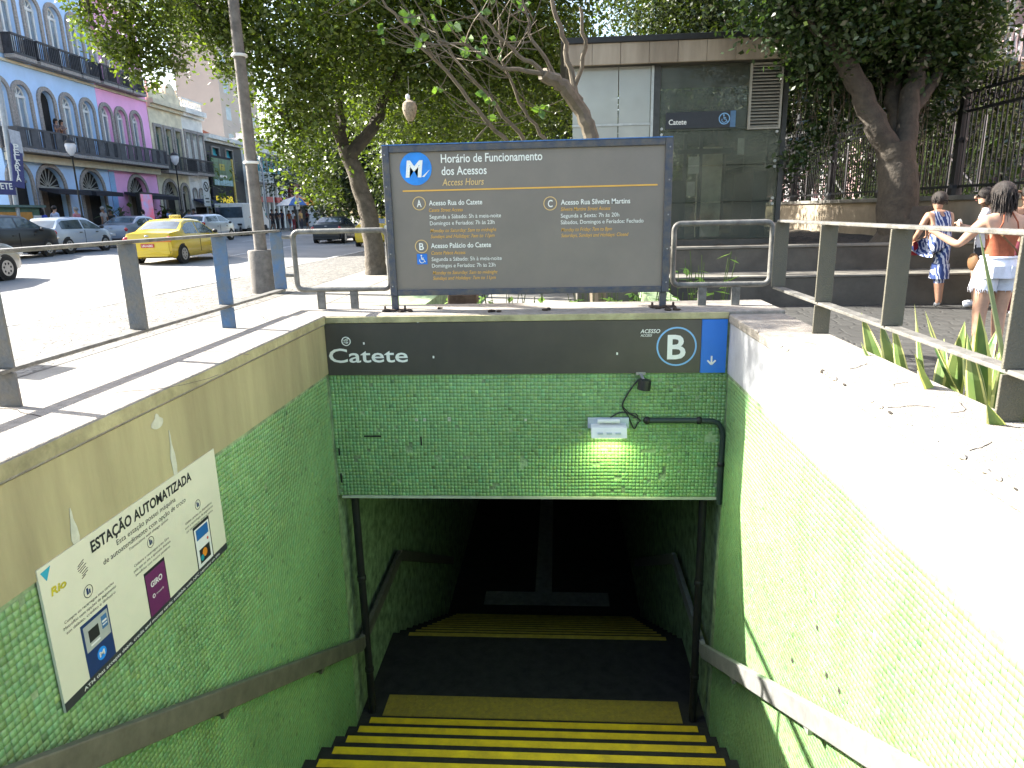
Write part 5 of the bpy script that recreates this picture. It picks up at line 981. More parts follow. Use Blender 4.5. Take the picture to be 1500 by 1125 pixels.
def rsign(px, pyc, d, label, r_=.3, plate=True, red=True, pole=True):
    q = fstand(px, d); zc = fpt(px, pyc, d).z-q.z; s = empty('traffic_sign', tuple(q), label=label, cat='sign'); 
    if pole: MB().cyl((0, 0, 0), (0, 0, zc+.3), .035, n=8).build('pole', m_gal, s)
    if plate: MB().box((.04, -.42, zc-1.25), (.06, .42, zc+.45)).build('plate', m_wht, s)
    disc(MB(), (.061, 0, zc), r_, (0, 1, 0), (0, 0, 1), (1, 0, 0), .01).build('disc', m_wht, s); ring(MB(), (.075, 0, zc), r_+.02, .07, (0, 1, 0), (0, 0, 1), (1, 0, 0), .01).build('ring', mat('sign_red', (.5, .02, .03), .5) if red else m_ink, s); MB().bar((.08, -r_*.6, zc+r_*.6), (.08, r_*.6, zc-r_*.6), .02, .06).build('slash', MATS.get('sign_red', m_ink), s)
    text('lettering', 'E', (.076, -.10, zc-.13), (0, 1, 0), (0, 0, 1), (1, 0, 0), .2, .26, m_ink, s, None, bold=.03, lift=.002)
    if plate: MB().box((.061, -.25, zc-.8), (.064, .25, zc-.72)).box((.061, -.25, zc-1.0), (.064, .25, zc-.93)).build('plate_text', m_ink, s)
rsign(306, 274, 3.6, 'white no-parking sign before the white house', red=False); rsign(437, 284, 6.0, 'white no-parking sign above the parasol'); rsign(469, 286, 7.5, 'round red-rimmed sign on the left traffic light pole', .34, False); rsign(478, 288, 8.5, 'round red-rimmed sign on the right traffic light pole', .34, False)
for k, (px, d, lab) in enumerate(((466, 7.6, 'grey pole with traffic light left of the leaning tree'), (477, 8.6, 'second taller grey pole with traffic light by the leaning tree'))):
    q = fstand(px, d); t = empty('traffic_light', tuple(q), label=lab, cat='traffic light'); ztp = fpt(px, 240, d).z-q.z; MB().cyl((0, 0, 0), (0, 0, ztp), .08, .06, 10).build('pole', m_gal, t, smooth=True); zc = fpt(px, 275, d).z-q.z; MB().box((-.1, .1, zc-.75), (.2, .6, zc+.75)).build('housing', m_blk, t, bevel=.03)
    for j in range(3): disc(MB(), (.205, .35, zc+.48-.48*j), .16, (0, 1, 0), (0, 0, 1), (1, 0, 0), .02, 14).build('lens', mat('lens_%d' % j, ((.08, .01, .01), (.08, .06, .01), (.01, .08, .04))[j], .2), t)
q = fstand(392, 3.9); gp = tag(MB().tube([(0, 0, 0), (0, 0, 5), (-.5, .3, 6.4), (-1.3, .8, 6.7)], [.08, .07, .05, .04], 10).build('post', m_gal, None, smooth=True), 'slim grey street post with a curved arm right of the utility pole', 'pole'); gp.location = q; gp.name = 'street_post'
q = fstand(437, 5.2); ub_ = empty('parasol', tuple(q), label='blue and orange vendor parasol at the street corner', cat='parasol'); MB().cyl((0, 0, 0), (0, 0, 2.75), .03, n=8).build('pole', m_wht, ub_)
for k in range(8):
    a0, a1 = k*math.pi/4, (k+1)*math.pi/4; R = 1.9; mb = MB(); P = [(0, 0, 2.9), (R*.55*math.cos(a0), R*.55*math.sin(a0), 2.6), (R*math.cos(a0), R*math.sin(a0), 2.1), (R*math.cos(a1), R*math.sin(a1), 2.1), (R*.55*math.cos(a1), R*.55*math.sin(a1), 2.6)]; mb._add(P, [(0, 1, 4), (1, 2, 3, 4)]); mb._add([Vector(p)-Vector((0, 0, .02)) for p in P], [(0, 4, 1), (1, 4, 3, 2)]); mb.build('panel', (mat('parasol_blue', (.05, .16, .45), .7), mat('parasol_orange', (.7, .28, .03), .7), m_wht)[k % 3], ub_)
kq = fstand(10, 1.8); kg = empty('newsstand', tuple(kq), TH, 'low green kiosk with an orange panel at the left edge', 'kiosk'); MB().box((-.8, -2.5, 0), (.8, 1.2, 1.75)).build('body', mat('kiosk_green', (.08, .15, .10), .6, .2, 3), kg, bevel=.03); MB().box((.801, -1.6, .9), (.82, .5, 1.55)).build('panel', mat('kiosk_orange', (.55, .25, .05), .6), kg); MB().box((.801, .55, .3), (.83, 1.1, 1.4)).build('panel', m_wht, kg); MB().box((-.9, -2.6, 1.751), (.95, 1.3, 1.85)).build('roof', m_shut, kg)
tb = fstand(216, 1.7); tt = empty('totem', tuple(tb), TH, 'dark blue lit advertising totem in front of the pink house', 'sign'); MB().box((-.12, -.75, .1), (.12, .75, 2.7)).build('case', m_blk, tt, bevel=.02); MB().box((.121, -.65, .3), (.13, .65, 2.6)).build('screen', mat('totem_screen', (.03, .12, .25), .3, .6, 1.2, emit=.5, col2=(.2, .03, .04)), tt); MB().box((-.2, -.5, 0), (.2, .5, .1)).build('foot', m_blk, tt)
for k, (px, d, h) in enumerate(((172, 2.6, 1.9), (243, 2.2, 1.9), (252, 2.6, 1.7))): q = fstand(px, d); leafy('potted_palm', tuple(q), 26, .8, h, .55, m_lf3, ('dark potted palm before the pink house arch', 'dark potted palm before the cream house arch', 'smaller potted palm right of the cream arch')[k], 90+k)
leafy('young_tree', tuple(fstand(330, 4.2)), 30, 1.5, 5.6, .45, m_lf1, 'young bright street tree in front of the green poster', 95, 'tree')
# ================================================================ VEHICLES  (local: +y forward, z up, origin on the road under the middle)
m_tyre = mat('tyre_rubber', (.018, .018, .018), .8, .2, 20); m_rim = mat('alloy_rim', (.42, .42, .43), .35, .1, 10, metal=.7); m_cgl = mat('car_glass', (.06, .09, .12), .05, .3, 1.5, spec=.9); m_lred = mat('tail_lamp_red', (.45, .015, .02), .2, .1, 5, spec=.7); m_lwh = mat('lamp_clear', (.6, .6, .6), .15, .1, 5, spec=.8); m_trim = mat('black_trim', (.02, .02, .022), .6, .1, 8)
def interp(tab, x):
    for (x0, v0), (x1, v1) in zip(tab[:-1], tab[1:]):
        if x <= x1: t = (x-x0)/(x1-x0) if x1 > x0 else 0; t = max(0, min(1, t)); return v0+(v1-v0)*t
    return tab[-1][1]
def car(name, label, loc, rz, col, kind='hatch', L=3.85, Wd=1.66, H=1.43, taxi=False, plate=None, roofc=None, tail='block', two=None, cat='car'):
    m = mat('paint_'+name+'_%d' % len([o for o in bpy.data.objects if o.name.startswith(name)]), col, .28, .02, 2, spec=.6 if max(col) > .1 else .3, coat=.6 if max(col) > .1 else .15, metal=.25 if max(col)-min(col) < .1 and max(col) > .1 else 0)
    r = empty(name, loc, rz, label, cat); hl = L/2; wb = L*.635; hw = Wd/2
    if kind == 'hatch': prof = [(-hl, .55), (-hl+.03, .80), (-hl+.10, .98), (-hl+.42, H-.14), (-hl+.62, H-.04), (-.35, H), (.25, H-.02), (.45, H-.07), (1.12, .98), (1.35, .93), (hl-.25, .80), (hl-.05, .66), (hl, .50)]; belt = [(-hl, .93), (0, .92), (hl, .86)]
    elif kind == 'suv': prof = [(-hl, .6), (-hl+.03, .95), (-hl+.08, 1.08), (-hl+.32, H-.14), (-hl+.5, H-.04), (-.2, H), (.3, H-.03), (.5, H-.08), (1.1, 1.12), (1.3, 1.08), (hl-.2, .98), (hl-.04, .8), (hl, .55)]; belt = [(-hl, 1.06), (hl, 1.02)]
    else: prof = [(-hl, .55), (-hl+.02, .85), (-hl+.08, 1.02), (-hl+.52, 1.07), (-hl+.75, 1.10), (-hl+1.25, H-.08), (-hl+1.5, H-.01), (-.1, H), (.35, H-.04), (.52, H-.1), (1.22, .98), (1.45, .94), (hl-.3, .82), (hl-.06, .68), (hl, .5)]; belt = [(-hl, .95), (0, .93), (hl, .86)]
    zt = lambda y: interp(prof, y); zb = lambda y: min(interp(belt, y), zt(y)-.02); wid = lambda y: hw*(1-.13*abs(y/hl)**3.5-(.06 if y > hl-.1 or y < -hl+.05 else 0))
    def top_w(y): t = max(0, min(1, (zt(y)-zb(y))/(H-.93))); return wid(y)*(.95-.20*t)
    ys = sorted(set([-hl, -hl+.015, -hl+.04]+[p[0] for p in prof]+[-hl+L*i/30 for i in range(31)]+[hl-.02]))
    def sect(y):
        w, b, t, tw = wid(y), zb(y), zt(y), top_w(y); lo = .20 if abs(y) < hl-.25 else .26
        half = [(w*.90, lo), (w*.985, lo+.10), (w, .55 if b > .6 else b*.7), (w*.985, b-.05), (w*.955, b), (tw, b+(t-b)*.86), (tw*.90, b+(t-b)*.965), (tw*.55, t), (0, t+.012)]
        return [(x, z) for x, z in half]+[(-x, z) for x, z in reversed(half[:-1])]
    mb = MB(); S = [sect(y) for y in ys]; n = len(S[0]); vs = [(x, y, z) for y, s in zip(ys, S) for x, z in s]; fs = [(i*n+j, (i+1)*n+j, (i+1)*n+(j+1) % n, i*n+(j+1) % n) for i in range(len(ys)-1) for j in range(n)]+[tuple(range(n)), tuple(range((len(ys)-1)*n, len(ys)*n))[::-1]]
    mb._add(vs, fs); body = mb.build('body', m, r, smooth=True)
    def side_x(y, z): b, t, w, tw = zb(y), zt(y), wid(y)*.955, top_w(y); k = (z-b)/max(.02, (t-b)*.86); return w+(tw-w)*max(0, min(1, k))
    # side windows as patches following the body side
    ya, yb = (-hl+.42 if kind != 'sedan' else -hl+1.0), 1.02; yp = -.18
    for s in (-1, 1):
        for a, b in ((ya, yp-.04), (yp+.04, yb)):
            q = MB(); k = 12; rows = []
            for i in range(k+1):
                y = a+(b-a)*i/k; z0 = zb(y)+.03; z1 = max(z0+.002, zb(y)+(zt(y)-zb(y))*.86-.045); rows.append([(s*(side_x(y, z0+(z1-z0)*j/3)+.006), y, z0+(z1-z0)*j/3) for j in range(4)])
            q._add([p for rw_ in rows for p in rw_], [(i*4+j, i*4+j+1, (i+1)*4+j+1, (i+1)*4+j) for i in range(k) for j in range(3)]); q.build('side_window', m_cgl, r, smooth=True)
        d = MB(); d.box((s*(wid(yp)+.001)-.006, yp-.006, .35), (s*(wid(yp)+.001)+.006, yp+.006, .90)); d.build('door_gap', m_trim, r)
        for yh in (yp-.25, yp+.85): MB().box((s*(wid(yh)+.004)-.012, yh-.09, .80), (s*(wid(yh)+.004)+.012, yh+.07, .83)).build('door_handle', m_trim if max(col) < .5 or not taxi else m, r, bevel=.004)
        MB().ell((s*(wid(.9)+.10), .88, 1.0), (.10, .06, .07), 10, 6).build('mirror', m_trim, r, smooth=True)
        for yw in (-wb/2-.05, wb/2-.05):
            x = s*(wid(yw)); MB().cyl((x-s*.12, yw, .31), (x+s*.004, yw, .31), .355, n=22).build('wheel_arch', m_trim, r)
            wh = MB().lathe([(.20, -.10), (.29, -.10), (.31, -.06), (.31, .06), (.29, .10), (.20, .10)], 24).build('wheel', m_tyre, r, smooth=True); wh.rotation_euler = (0, math.pi/2, 0); wh.location = (x-s*.085, yw, .31)
            cir = lambda cx, cy, rr, k: [(cx+rr*math.cos(2*math.pi*i/k), cy+rr*math.sin(2*math.pi*i/k), -.106) for i in range(k)]
            MB().prism(cir(0, 0, .20, 24), 0, (0, 0, .212), [cir(.125*math.cos(k*2*math.pi/7), .125*math.sin(k*2*math.pi/7), .033, 8) for k in range(7)]).build('rim', m_rim, wh)
    # windscreen and rear window on the roof slopes
    def slope(y0, y1, name, f=.86, lift=.006):
        q = MB(); k = 8; rows = [[(x*top_w(y)*f, y, zt(y)-(.0 if abs(x) < .6 else (zt(y)-zb(y))*.035*(abs(x)-.6)/.4)+.012*(1-abs(x))+lift) for x in (-1, -.6, 0, .6, 1)] for y in [y0+(y1-y0)*i/k for i in range(k+1)]]
        q._add([p for rw_ in rows for p in rw_], [(i*5+j, i*5+j+1, (i+1)*5+j+1, (i+1)*5+j) for i in range(k) for j in range(4)]); q.build(name, m_cgl, r, smooth=True)
    slope(.50, 1.10, 'windscreen'); slope(*((-hl+.13, -hl+.44) if kind == 'hatch' else (-hl+.11, -hl+.34) if kind == 'suv' else (-hl+.80, -hl+1.24)), 'rear_window')
    for s in (-1, 1):
        zl_ = .80 if kind != 'suv' else .95; M_ = Matrix.Rotation(-s*.5, 3, 'Z'); MB().ell((s*(hw*.80), -hl+.075, zl_+.03), (.14, .07, .095 if tail == 'block' else .13), 12, 8, M_).build('tail_light', m_lred, r, smooth=True); MB().ell((s*hw*.78, hl-.12, .66), (.16, .10, .07), 12, 8, Matrix.Rotation(s*.5, 3, 'Z')).build('headlight', m_lwh, r, smooth=True)
    MB().box((-hw*.84, -hl-.012, .32), (hw*.84, -hl+.05, .44)).build('rear_bumper', m_trim if not taxi else m, r, bevel=.02)
    MB().box((-.22, -hl-.018, .56), (.22, -hl-.004, .68)).build('number_plate', mat('plate_red', (.5, .04, .03), .5) if taxi else mat('plate_grey', (.5, .5, .5), .5), r)
    if plate: text('lettering', plate, (-.18, -hl-.018, .585), (1, 0, 0), (0, 0, 1), (0, -1, 0), .36, .07, m_ltr, r, None, bold=.02, lift=.002)
    MB().ell((0, -hl-.002, .93 if kind != 'suv' else 1.0), (.08, .01, .03), 10, 6).build('badge', m_rim, r)
    if taxi:
        MB().box((-hw*.93, -hl-.008, .735), (hw*.93, -hl+.02, .775)).build('stripe', mat('orange_stripe', (.65, .16, .02), .4), r); MB().box((-.17, -.15, H+.012), (.17, .05, H+.13)).build('roof_sign', mat('taxi_sign', (.62, .55, .22), .5), r, bevel=.02); text('lettering', 'TAXI', (-.13, -.151, H+.04), (1, 0, 0), (0, 0, 1), (0, -1, 0), .26, .06, m_ink, r, None, lift=.002)
    if two is not None: o = MB().box((-hw*.80, -hl+.9, H+.02), (hw*.80, .2, H+.024)); None
    return r
def road(px, py):
    z = 0.
    for _ in range(6): p = onz(px, py, z); z = zr_(p.x)
    return (p.x, p.y, z)
def at_line(px, d): p = fpt(px, 330, d); return (p.x, p.y, zr_(p.x))
YEL = (.66, .46, .01)
p = road(217, 388); car('taxi', 'yellow taxi with orange stripe driving away past the railing', (p[0], p[1]+2.1, p[2]), TH-.0, YEL, 'sedan', 4.3, 1.72, 1.47, True, 'LRU-6365')
p = at_line(98, 5.4); car('hatchback', 'silver-blue hatchback parked before the blue house', (p[0], p[1], p[2]), TH, (.36, .42, .50), 'hatch', 3.85, 1.66, 1.44)
p = at_line(-4, 5.6); car('dark_car', 'black car parked at the left edge behind the railing', (p[0], p[1], p[2]), TH, (.015, .016, .02), 'suv', 4.2, 1.75, 1.55)
p = road(10, 411); car('grey_car', 'beige-grey car nose with hubcap entering at the left edge', (p[0]-.75, p[1]-1.15, p[2]), TH, (.36, .35, .33), 'hatch', 3.9, 1.68, 1.46)
p = at_line(198, 5.4); car('sedan', 'grey sedan parked behind the yellow taxi', (p[0], p[1], p[2]), TH, (.20, .23, .28), 'sedan', 4.3, 1.7, 1.44)
p = at_line(305, 6.2); car('white_car', 'white small hatchback ahead of the taxi', (p[0], p[1], p[2]), TH-.05, (.62, .64, .66), 'suv', 3.7, 1.62, 1.5)
p = road(484, 357); car('dark_sedan', 'dark grey sedan driving away left of the leaning tree', (p[0]-.3, p[1]+2.1, p[2]), TH+.02, (.03, .034, .042), 'sedan', 4.4, 1.74, 1.44)
p = road(540, 362); car('taxi', 'second yellow taxi half hidden by the leaning tree trunk', (p[0], p[1]+2.1, p[2]), TH, YEL, 'sedan', 4.3, 1.72, 1.47, True)
p = at_line(322, 4.6); vn = empty('delivery_van', (p[0], p[1]+3.5, p[2]), TH, 'white box van with a red mark parked beyond the white hatchback', 'van')
MB().box((-.95, -2.2, .45), (.95, 1.2, 2.15)).build('box', m_wht, vn, bevel=.05); MB().prism([(-.9, 1.21, .4), (-.9, 2.6, .4), (-.9, 2.6, 1.0), (-.9, 2.1, 1.2), (-.9, 1.7, 1.9), (-.9, 1.21, 1.95)], 0, (1.8, 0, 0)).build('cab', m_wht, vn, bevel=.04); MB().prism([(.951, -1.4, 1.2), (.951, .2, 1.5), (.951, .8, 1.45), (.951, -.3, 1.2)], 0, (.004, 0, 0)).build('mark', m_lred, vn); MB().box((-.9, -2.215, 1.2), (.9, -2.201, 1.9)).build('rear_window', m_cgl, vn)
for s in (-1, 1):
    for y in (-1.5, 1.7): w_ = MB().lathe([(.2, -.1), (.33, -.1), (.34, .1), (.2, .1)], 18).build('wheel', m_tyre, vn, smooth=True); w_.rotation_euler = (0, math.pi/2, 0); w_.location = (s*.85, y, .34)
# ================================================================ PEOPLE
SKIN = {'a': (.36, .20, .13), 'b': (.22, .115, .07), 'c': (.48, .29, .20), 'd': (.10, .055, .035)}
def skin_mesh(J, E, R, sub=2):
    """joints, edges, radii -> one continuous surface (Skin + Subdivision)"""
    names = list(J); idx = {n: i for i, n in enumerate(names)}; me = bpy.data.meshes.new('body'); me.from_pydata([J[n] for n in names], [(idx[a], idx[b]) for a, b in E], []); ob = bpy.data.objects.new('body', me); COL.objects.link(ob)
    sk = ob.modifiers.new('skin', 'SKIN'); sk.use_smooth_shade = True; sk.branch_smoothing = .3; ss = ob.modifiers.new('sub', 'SUBSURF'); ss.levels = ss.render_levels = sub
    for n, i in idx.items(): v = me.skin_vertices[0].data[i]; rr = R[n]; v.radius = rr if hasattr(rr, '__len__') else (rr, rr); v.use_root = (i == 0)
    dg = bpy.context.evaluated_depsgraph_get(); out = bpy.data.meshes.new_from_object(ob.evaluated_get(dg)); bpy.data.objects.remove(ob); bpy.data.meshes.remove(me); return out
E0 = [('pelvis', 'spine'), ('spine', 'chest'), ('chest', 'neck'), ('neck', 'head0'), ('head0', 'head1'), ('head1', 'head2')]
for s in 'LR': E0 += [('chest', 'sh'+s), ('sh'+s, 'el'+s), ('el'+s, 'wr'+s), ('wr'+s, 'ha'+s), ('pelvis', 'hp'+s), ('hp'+s, 'kn'+s), ('kn'+s, 'an'+s), ('an'+s, 'to'+s)]
R0 = dict(pelvis=(.15, .115), spine=(.125, .095), chest=(.15, .105), neck=.052, head0=(.068, .078), head1=(.08, .096), head2=(.055, .065))
for s in 'LR': R0.update({'sh'+s: .062, 'el'+s: .042, 'wr'+s: .030, 'ha'+s: (.036, .022), 'hp'+s: .088, 'kn'+s: .058, 'an'+s: .040, 'to'+s: (.042, .030)})
def pose(**kw):
    J = dict(pelvis=(0, 0, .95), spine=(0, 0, 1.12), chest=(0, -.01, 1.33), neck=(0, -.01, 1.47), head0=(0, .01, 1.54), head1=(0, .015, 1.61), head2=(0, .005, 1.69))
    for s, q in (('L', -1), ('R', 1)): J.update({'sh'+s: (q*.17, -.01, 1.40), 'el'+s: (q*.22, -.03, 1.12), 'wr'+s: (q*.23, .05, .89), 'ha'+s: (q*.225, .08, .79), 'hp'+s: (q*.085, 0, .90), 'kn'+s: (q*.095, .02, .49), 'an'+s: (q*.095, -.02, .08), 'to'+s: (q*.11, .13, .035)})
    J.update(kw); return J
def region(me, J, mp):
    """material slot per face from the nearest bone"""
    segs = [(a, b, Vector(J[a]), Vector(J[b])) for a, b in E0]; out = []
    for p in me.polygons:
        c = p.center; best = 9; nm = None; tt = 0
        for a, b, A, B in segs:
            d = B-A; t = max(0, min(1, (c-A).dot(d)/d.length_squared)); q = (A+d*t-c).length
            if q < best: best = q; nm = (a, b); tt = t
        out.append(mp(nm, tt, c))
    me.polygons.foreach_set('material_index', out)
def std(short_sleeve=True, shorts=False, sleeveless=False, knee=.0):
    def f(nm, t, c):
        a, b = nm
        if a.startswith('head') or a == 'neck' or b.startswith('neck') and t > .6: return 0
        if a[:2] == 'sh' or (a == 'chest' and b[:2] == 'sh' and t > .8): return 0 if sleeveless or (short_sleeve and t > .6 and a[:2] == 'sh') else 1
        if a[:2] == 'el': return 0 if short_sleeve or sleeveless else 1
        if a[:2] == 'wr': return 0
        if a[:2] == 'kn': return 0 if shorts else 2
        if a[:2] == 'an': return 3
        if a[:2] == 'hp': return 2 if not shorts or t < .72 else 0
        if a == 'pelvis' and b[:2] == 'hp': return 2
        if a == 'pelvis': return 2 if t < .45 else 1
        return 1
    return f
def hair(parent, J, m, long=0., name='hair', vol=1.):
    h = Vector(J['head1']); mb = MB(); mb.ell(h+Vector((0, -.022, .035)), (.094*vol, .105*vol, .098*vol), 14, 10)
    if long:
        mb.ell(h+Vector((0, -.055, -long*.36)), (.098*vol, .055*vol, long*.66), 16, 12); mb.ell(h+Vector((.03, -.07, -long*.55)), (.06*vol, .045*vol, long*.45), 12, 10); mb.ell(h+Vector((-.04, -.065, -long*.5)), (.055*vol, .045*vol, long*.5), 12, 10)
    g = random.Random(int(abs(h.x*999+h.z*777))+len(bpy.data.objects))
    for k in range(50 if not long else 110):          # loose locks break the outline
        a = g.uniform(math.pi*.95, math.pi*2.05); e = g.uniform(-.3, 1.2); b = h+Vector((.088*vol*math.cos(a)*math.cos(e), .098*vol*math.sin(a)*math.cos(e)-.022, .035+.09*vol*math.sin(e))); l = g.uniform(.05, .09)+long*g.uniform(.1, .75)
        mb.tube([b, b+Vector((g.uniform(-.02, .02), -.018, -l*.4)), b+Vector((g.uniform(-.035, .035), g.uniform(-.03, .01), -l))], [.007, .006, .001], 5)
    o = mb.build(name, m, parent, smooth=True); return o
m_hair = mat('dark_hair', (.022, .015, .012), .55, .4, 40, bump=.5); m_hairg = mat('grey_hair', (.25, .24, .23), .6, .2, 40)
bodies = {}
def body_mesh(key, J, rule, rad=None):
    if key not in bodies: me = skin_mesh(J, E0, {**R0, **(rad or {})}, 1); [me.materials.append(None) for _ in range(4)]; region(me, J, rule); bodies[key] = (me, J)
    return bodies[key]
walkJ = pose(knL=(-.09, .12, .50), anL=(-.09, .10, .10), toL=(-.10, .26, .06), knR=(.09, -.02, .49), anR=(.09, -.22, .12), toR=(.10, -.08, .04), elL=(-.22, -.10, 1.13), wrL=(-.22, -.06, .9), haL=(-.21, -.03, .81), wrR=(.23, .15, .93), haR=(.22, .21, .85))
phoneJ = pose(elR=(.22, .06, 1.14), wrR=(.10, .24, 1.25), haR=(.06, .28, 1.32)); sitJ = pose(knL=(-.10, .40, .88), anL=(-.10, .42, .47), toL=(-.1, .56, .42), knR=(.10, .40, .88), anR=(.10, .42, .47), toR=(.1, .56, .42))
def person(px, d, label, rz, key, J, rule, top, bot, skin='a', shoe=(.03, .03, .03), hairm=None, scale=1., group=None, z=0, long=0, Y=None):
    p = fpt(px, 320, d); me, JJ = body_mesh(key, J, rule); r = empty('person', (p.x, p.y, FPZ if d < 4.2 else zr_(p.x)), rz, label, 'person', group); r.scale = (scale,)*3; b = add('body', me, r)
    for i, c in enumerate((SKIN[skin], top, bot, shoe)): b.material_slots[i].link = 'OBJECT'; b.material_slots[i].material = mat('cloth_%.2f_%.2f_%.2f' % tuple(c), c, .8, .12, 12)
    hair(r, JJ, hairm or m_hair, long); return r
ST, SS, SL = std(), std(shorts=True), std(sleeveless=True)
crowd = [(38, 1.6, 'man in pale shirt at the left by the green kiosk', 'stand', (.5, .5, .52), (.1, .1, .12), 'a'), (62, 2.6, 'woman in a royal blue tank top with an arm raised', 'phone', (.04, .06, .35), (.05, .05, .07), 'c'), (82, 2.9, 'person bending in a pale blue shirt beside the blue tank top', 'walk', (.35, .42, .6), (.2, .2, .25), 'c'), (113, 3.0, 'bald man in a red striped shirt seen from behind', 'stand', (.52, .20, .24), (.12, .12, .15), 'c'), (152, 3.0, 'grey-haired man beside the blue-house door', 'walk', (.3, .28, .27), (.1, .1, .1), 'b'), (163, 2.4, 'man in a black printed T-shirt before the pink house', 'stand', (.015, .018, .02), (.04, .04, .05), 'b'), (178, 1.2, 'person in the shade under the pink-house canopy', 'stand', (.06, .05, .05), (.05, .05, .06), 'b'), (210, 2.8, 'woman with dark hair and white top behind the sedan', 'phone', (.6, .6, .6), (.1, .1, .14), 'c'), (248, 2.6, 'man in a light blue shirt bending before the cream arch', 'walk', (.22, .36, .62), (.1, .1, .12), 'b'), (268, 2.8, 'man in a dark blue shirt at the cream house', 'stand', (.03, .04, .07), (.06, .06, .08), 'c'), (278, 1.9, 'man in pale shirt under the lamp post', 'walk', (.45, .5, .6), (.1, .1, .12), 'a'), (285, 2.9, 'person in navy with a bag before the awning', 'phone', (.025, .03, .06), (.1, .1, .12), 'a'), (309, 2.3, 'person in brown under the dark awning', 'stand', (.2, .13, .1), (.06, .06, .07), 'a'), (338, 3.6, 'person in yellow vest on the far pavement', 'stand', (.5, .45, .08), (.08, .08, .1), 'b'), (345, 4.3, 'bare-armed man in tan beside a motorbike', 'walk', (.38, .2, .13), (.05, .05, .06), 'b'), (352, 3.0, 'woman in violet behind the motorbike', 'phone', (.25, .16, .4), (.08, .08, .12), 'a'), (360, 3.4, 'person in white and red left of the utility pole', 'walk', (.55, .4, .4), (.06, .06, .1), 'a'), (381, 3.2, 'woman in grey right of the utility pole', 'stand', (.38, .38, .42), (.12, .12, .15), 'a'), (387, 4.2, 'person in green shorts right of the utility pole', 'walk', (.08, .3, .25), (.35, .33, .3), 'c'), (399, 4.6, 'man in black walking toward the parasol', 'walk', (.015, .015, .02), (.02, .02, .03), 'b'), (406, 5.2, 'second man in black with arms folded', 'phone', (.03, .03, .035), (.03, .03, .04), 'b'), (413, 3.8, 'person in dark blue near the bicycle', 'stand', (.05, .06, .13), (.04, .04, .06), 'a'), (424, 4.4, 'person in orange seated by the parasol', 'walk', (.6, .16, .05), (.1, .1, .15), 'a'), (430, 5.6, 'person in white under the parasol', 'stand', (.6, .6, .6), (.3, .05, .06), 'b'), (441, 6.4, 'vendor in yellow apron under the parasol', 'stand', (.6, .4, .15), (.06, .06, .08), 'a'), (450, 5.0, 'person in maroon at the parasol edge', 'walk', (.2, .04, .05), (.04, .04, .06), 'a')]
for k, (px, d, lab, ps_, top, bot, sk) in enumerate(crowd):
    J = {'stand': pose(), 'walk': walkJ, 'phone': phoneJ}[ps_]; sh = k % 3 == 1; person(px, d, lab, random.Random(k).uniform(0, 6.28), ps_+str(sh), J, std(shorts=sh), top, bot, sk, hairm=m_hairg if 'bald' in lab or 'grey-haired' in lab else m_hair, scale=random.Random(k+50).uniform(.97, 1.06), group='people on the far pavement', long=.2 if 'woman' in lab else 0)
for k, (Y, lab) in enumerate(((36.0, 'left of two dark-haired people at the open blue-house window'), (36.45, 'right of two dark-haired people at the open blue-house window'))):
    p = Vector((FX(Y), Y, 0))+RN*.45; me, JJ = body_mesh('phoneFalse', phoneJ, ST); r = empty('person', (p.x, p.y, 5.0), -1.5, lab, 'person'); b = add('body', me, r)
    for i, c in enumerate((SKIN['a'], (.12, .08, .08), (.05, .05, .06), (.03, .03, .03))): b.material_slots[i].link = 'OBJECT'; b.material_slots[i].material = mat('cloth_%.2f_%.2f_%.2f' % tuple(c), c, .8, .12, 12)
    hair(r, JJ, m_hair, .2)
q = fpt(350, 330, 5.2); mo = empty('motorbike', (q.x, q.y, zr_(q.x)), TH+.5, 'dark motorbike parked by the far kerb left of the pole', 'motorbike')
for y in (-.65, .65): w_ = MB().lathe([(.2, -.05), (.29, -.05), (.30, .05), (.2, .05)], 18).build('wheel', m_tyre, mo, smooth=True); w_.rotation_euler = (0, math.pi/2, 0); w_.location = (0, y, .3)
MB().ell((0, .1, .75), (.15, .32, .14), 12, 8).build('tank', m_lred, mo, smooth=True); MB().box((-.12, -.75, .72), (.12, -.1, .84)).build('seat', m_trim, mo, bevel=.04); MB().box((-.15, -.3, .3), (.15, .35, .62)).build('engine', m_rim, mo, bevel=.05); MB().tube([(0, .65, .3), (0, .45, .95), (-.3, .35, 1.05)], .025, 8).tube([(0, .45, .95), (.3, .35, 1.05)], .025, 8).build('fork', m_rim, mo)
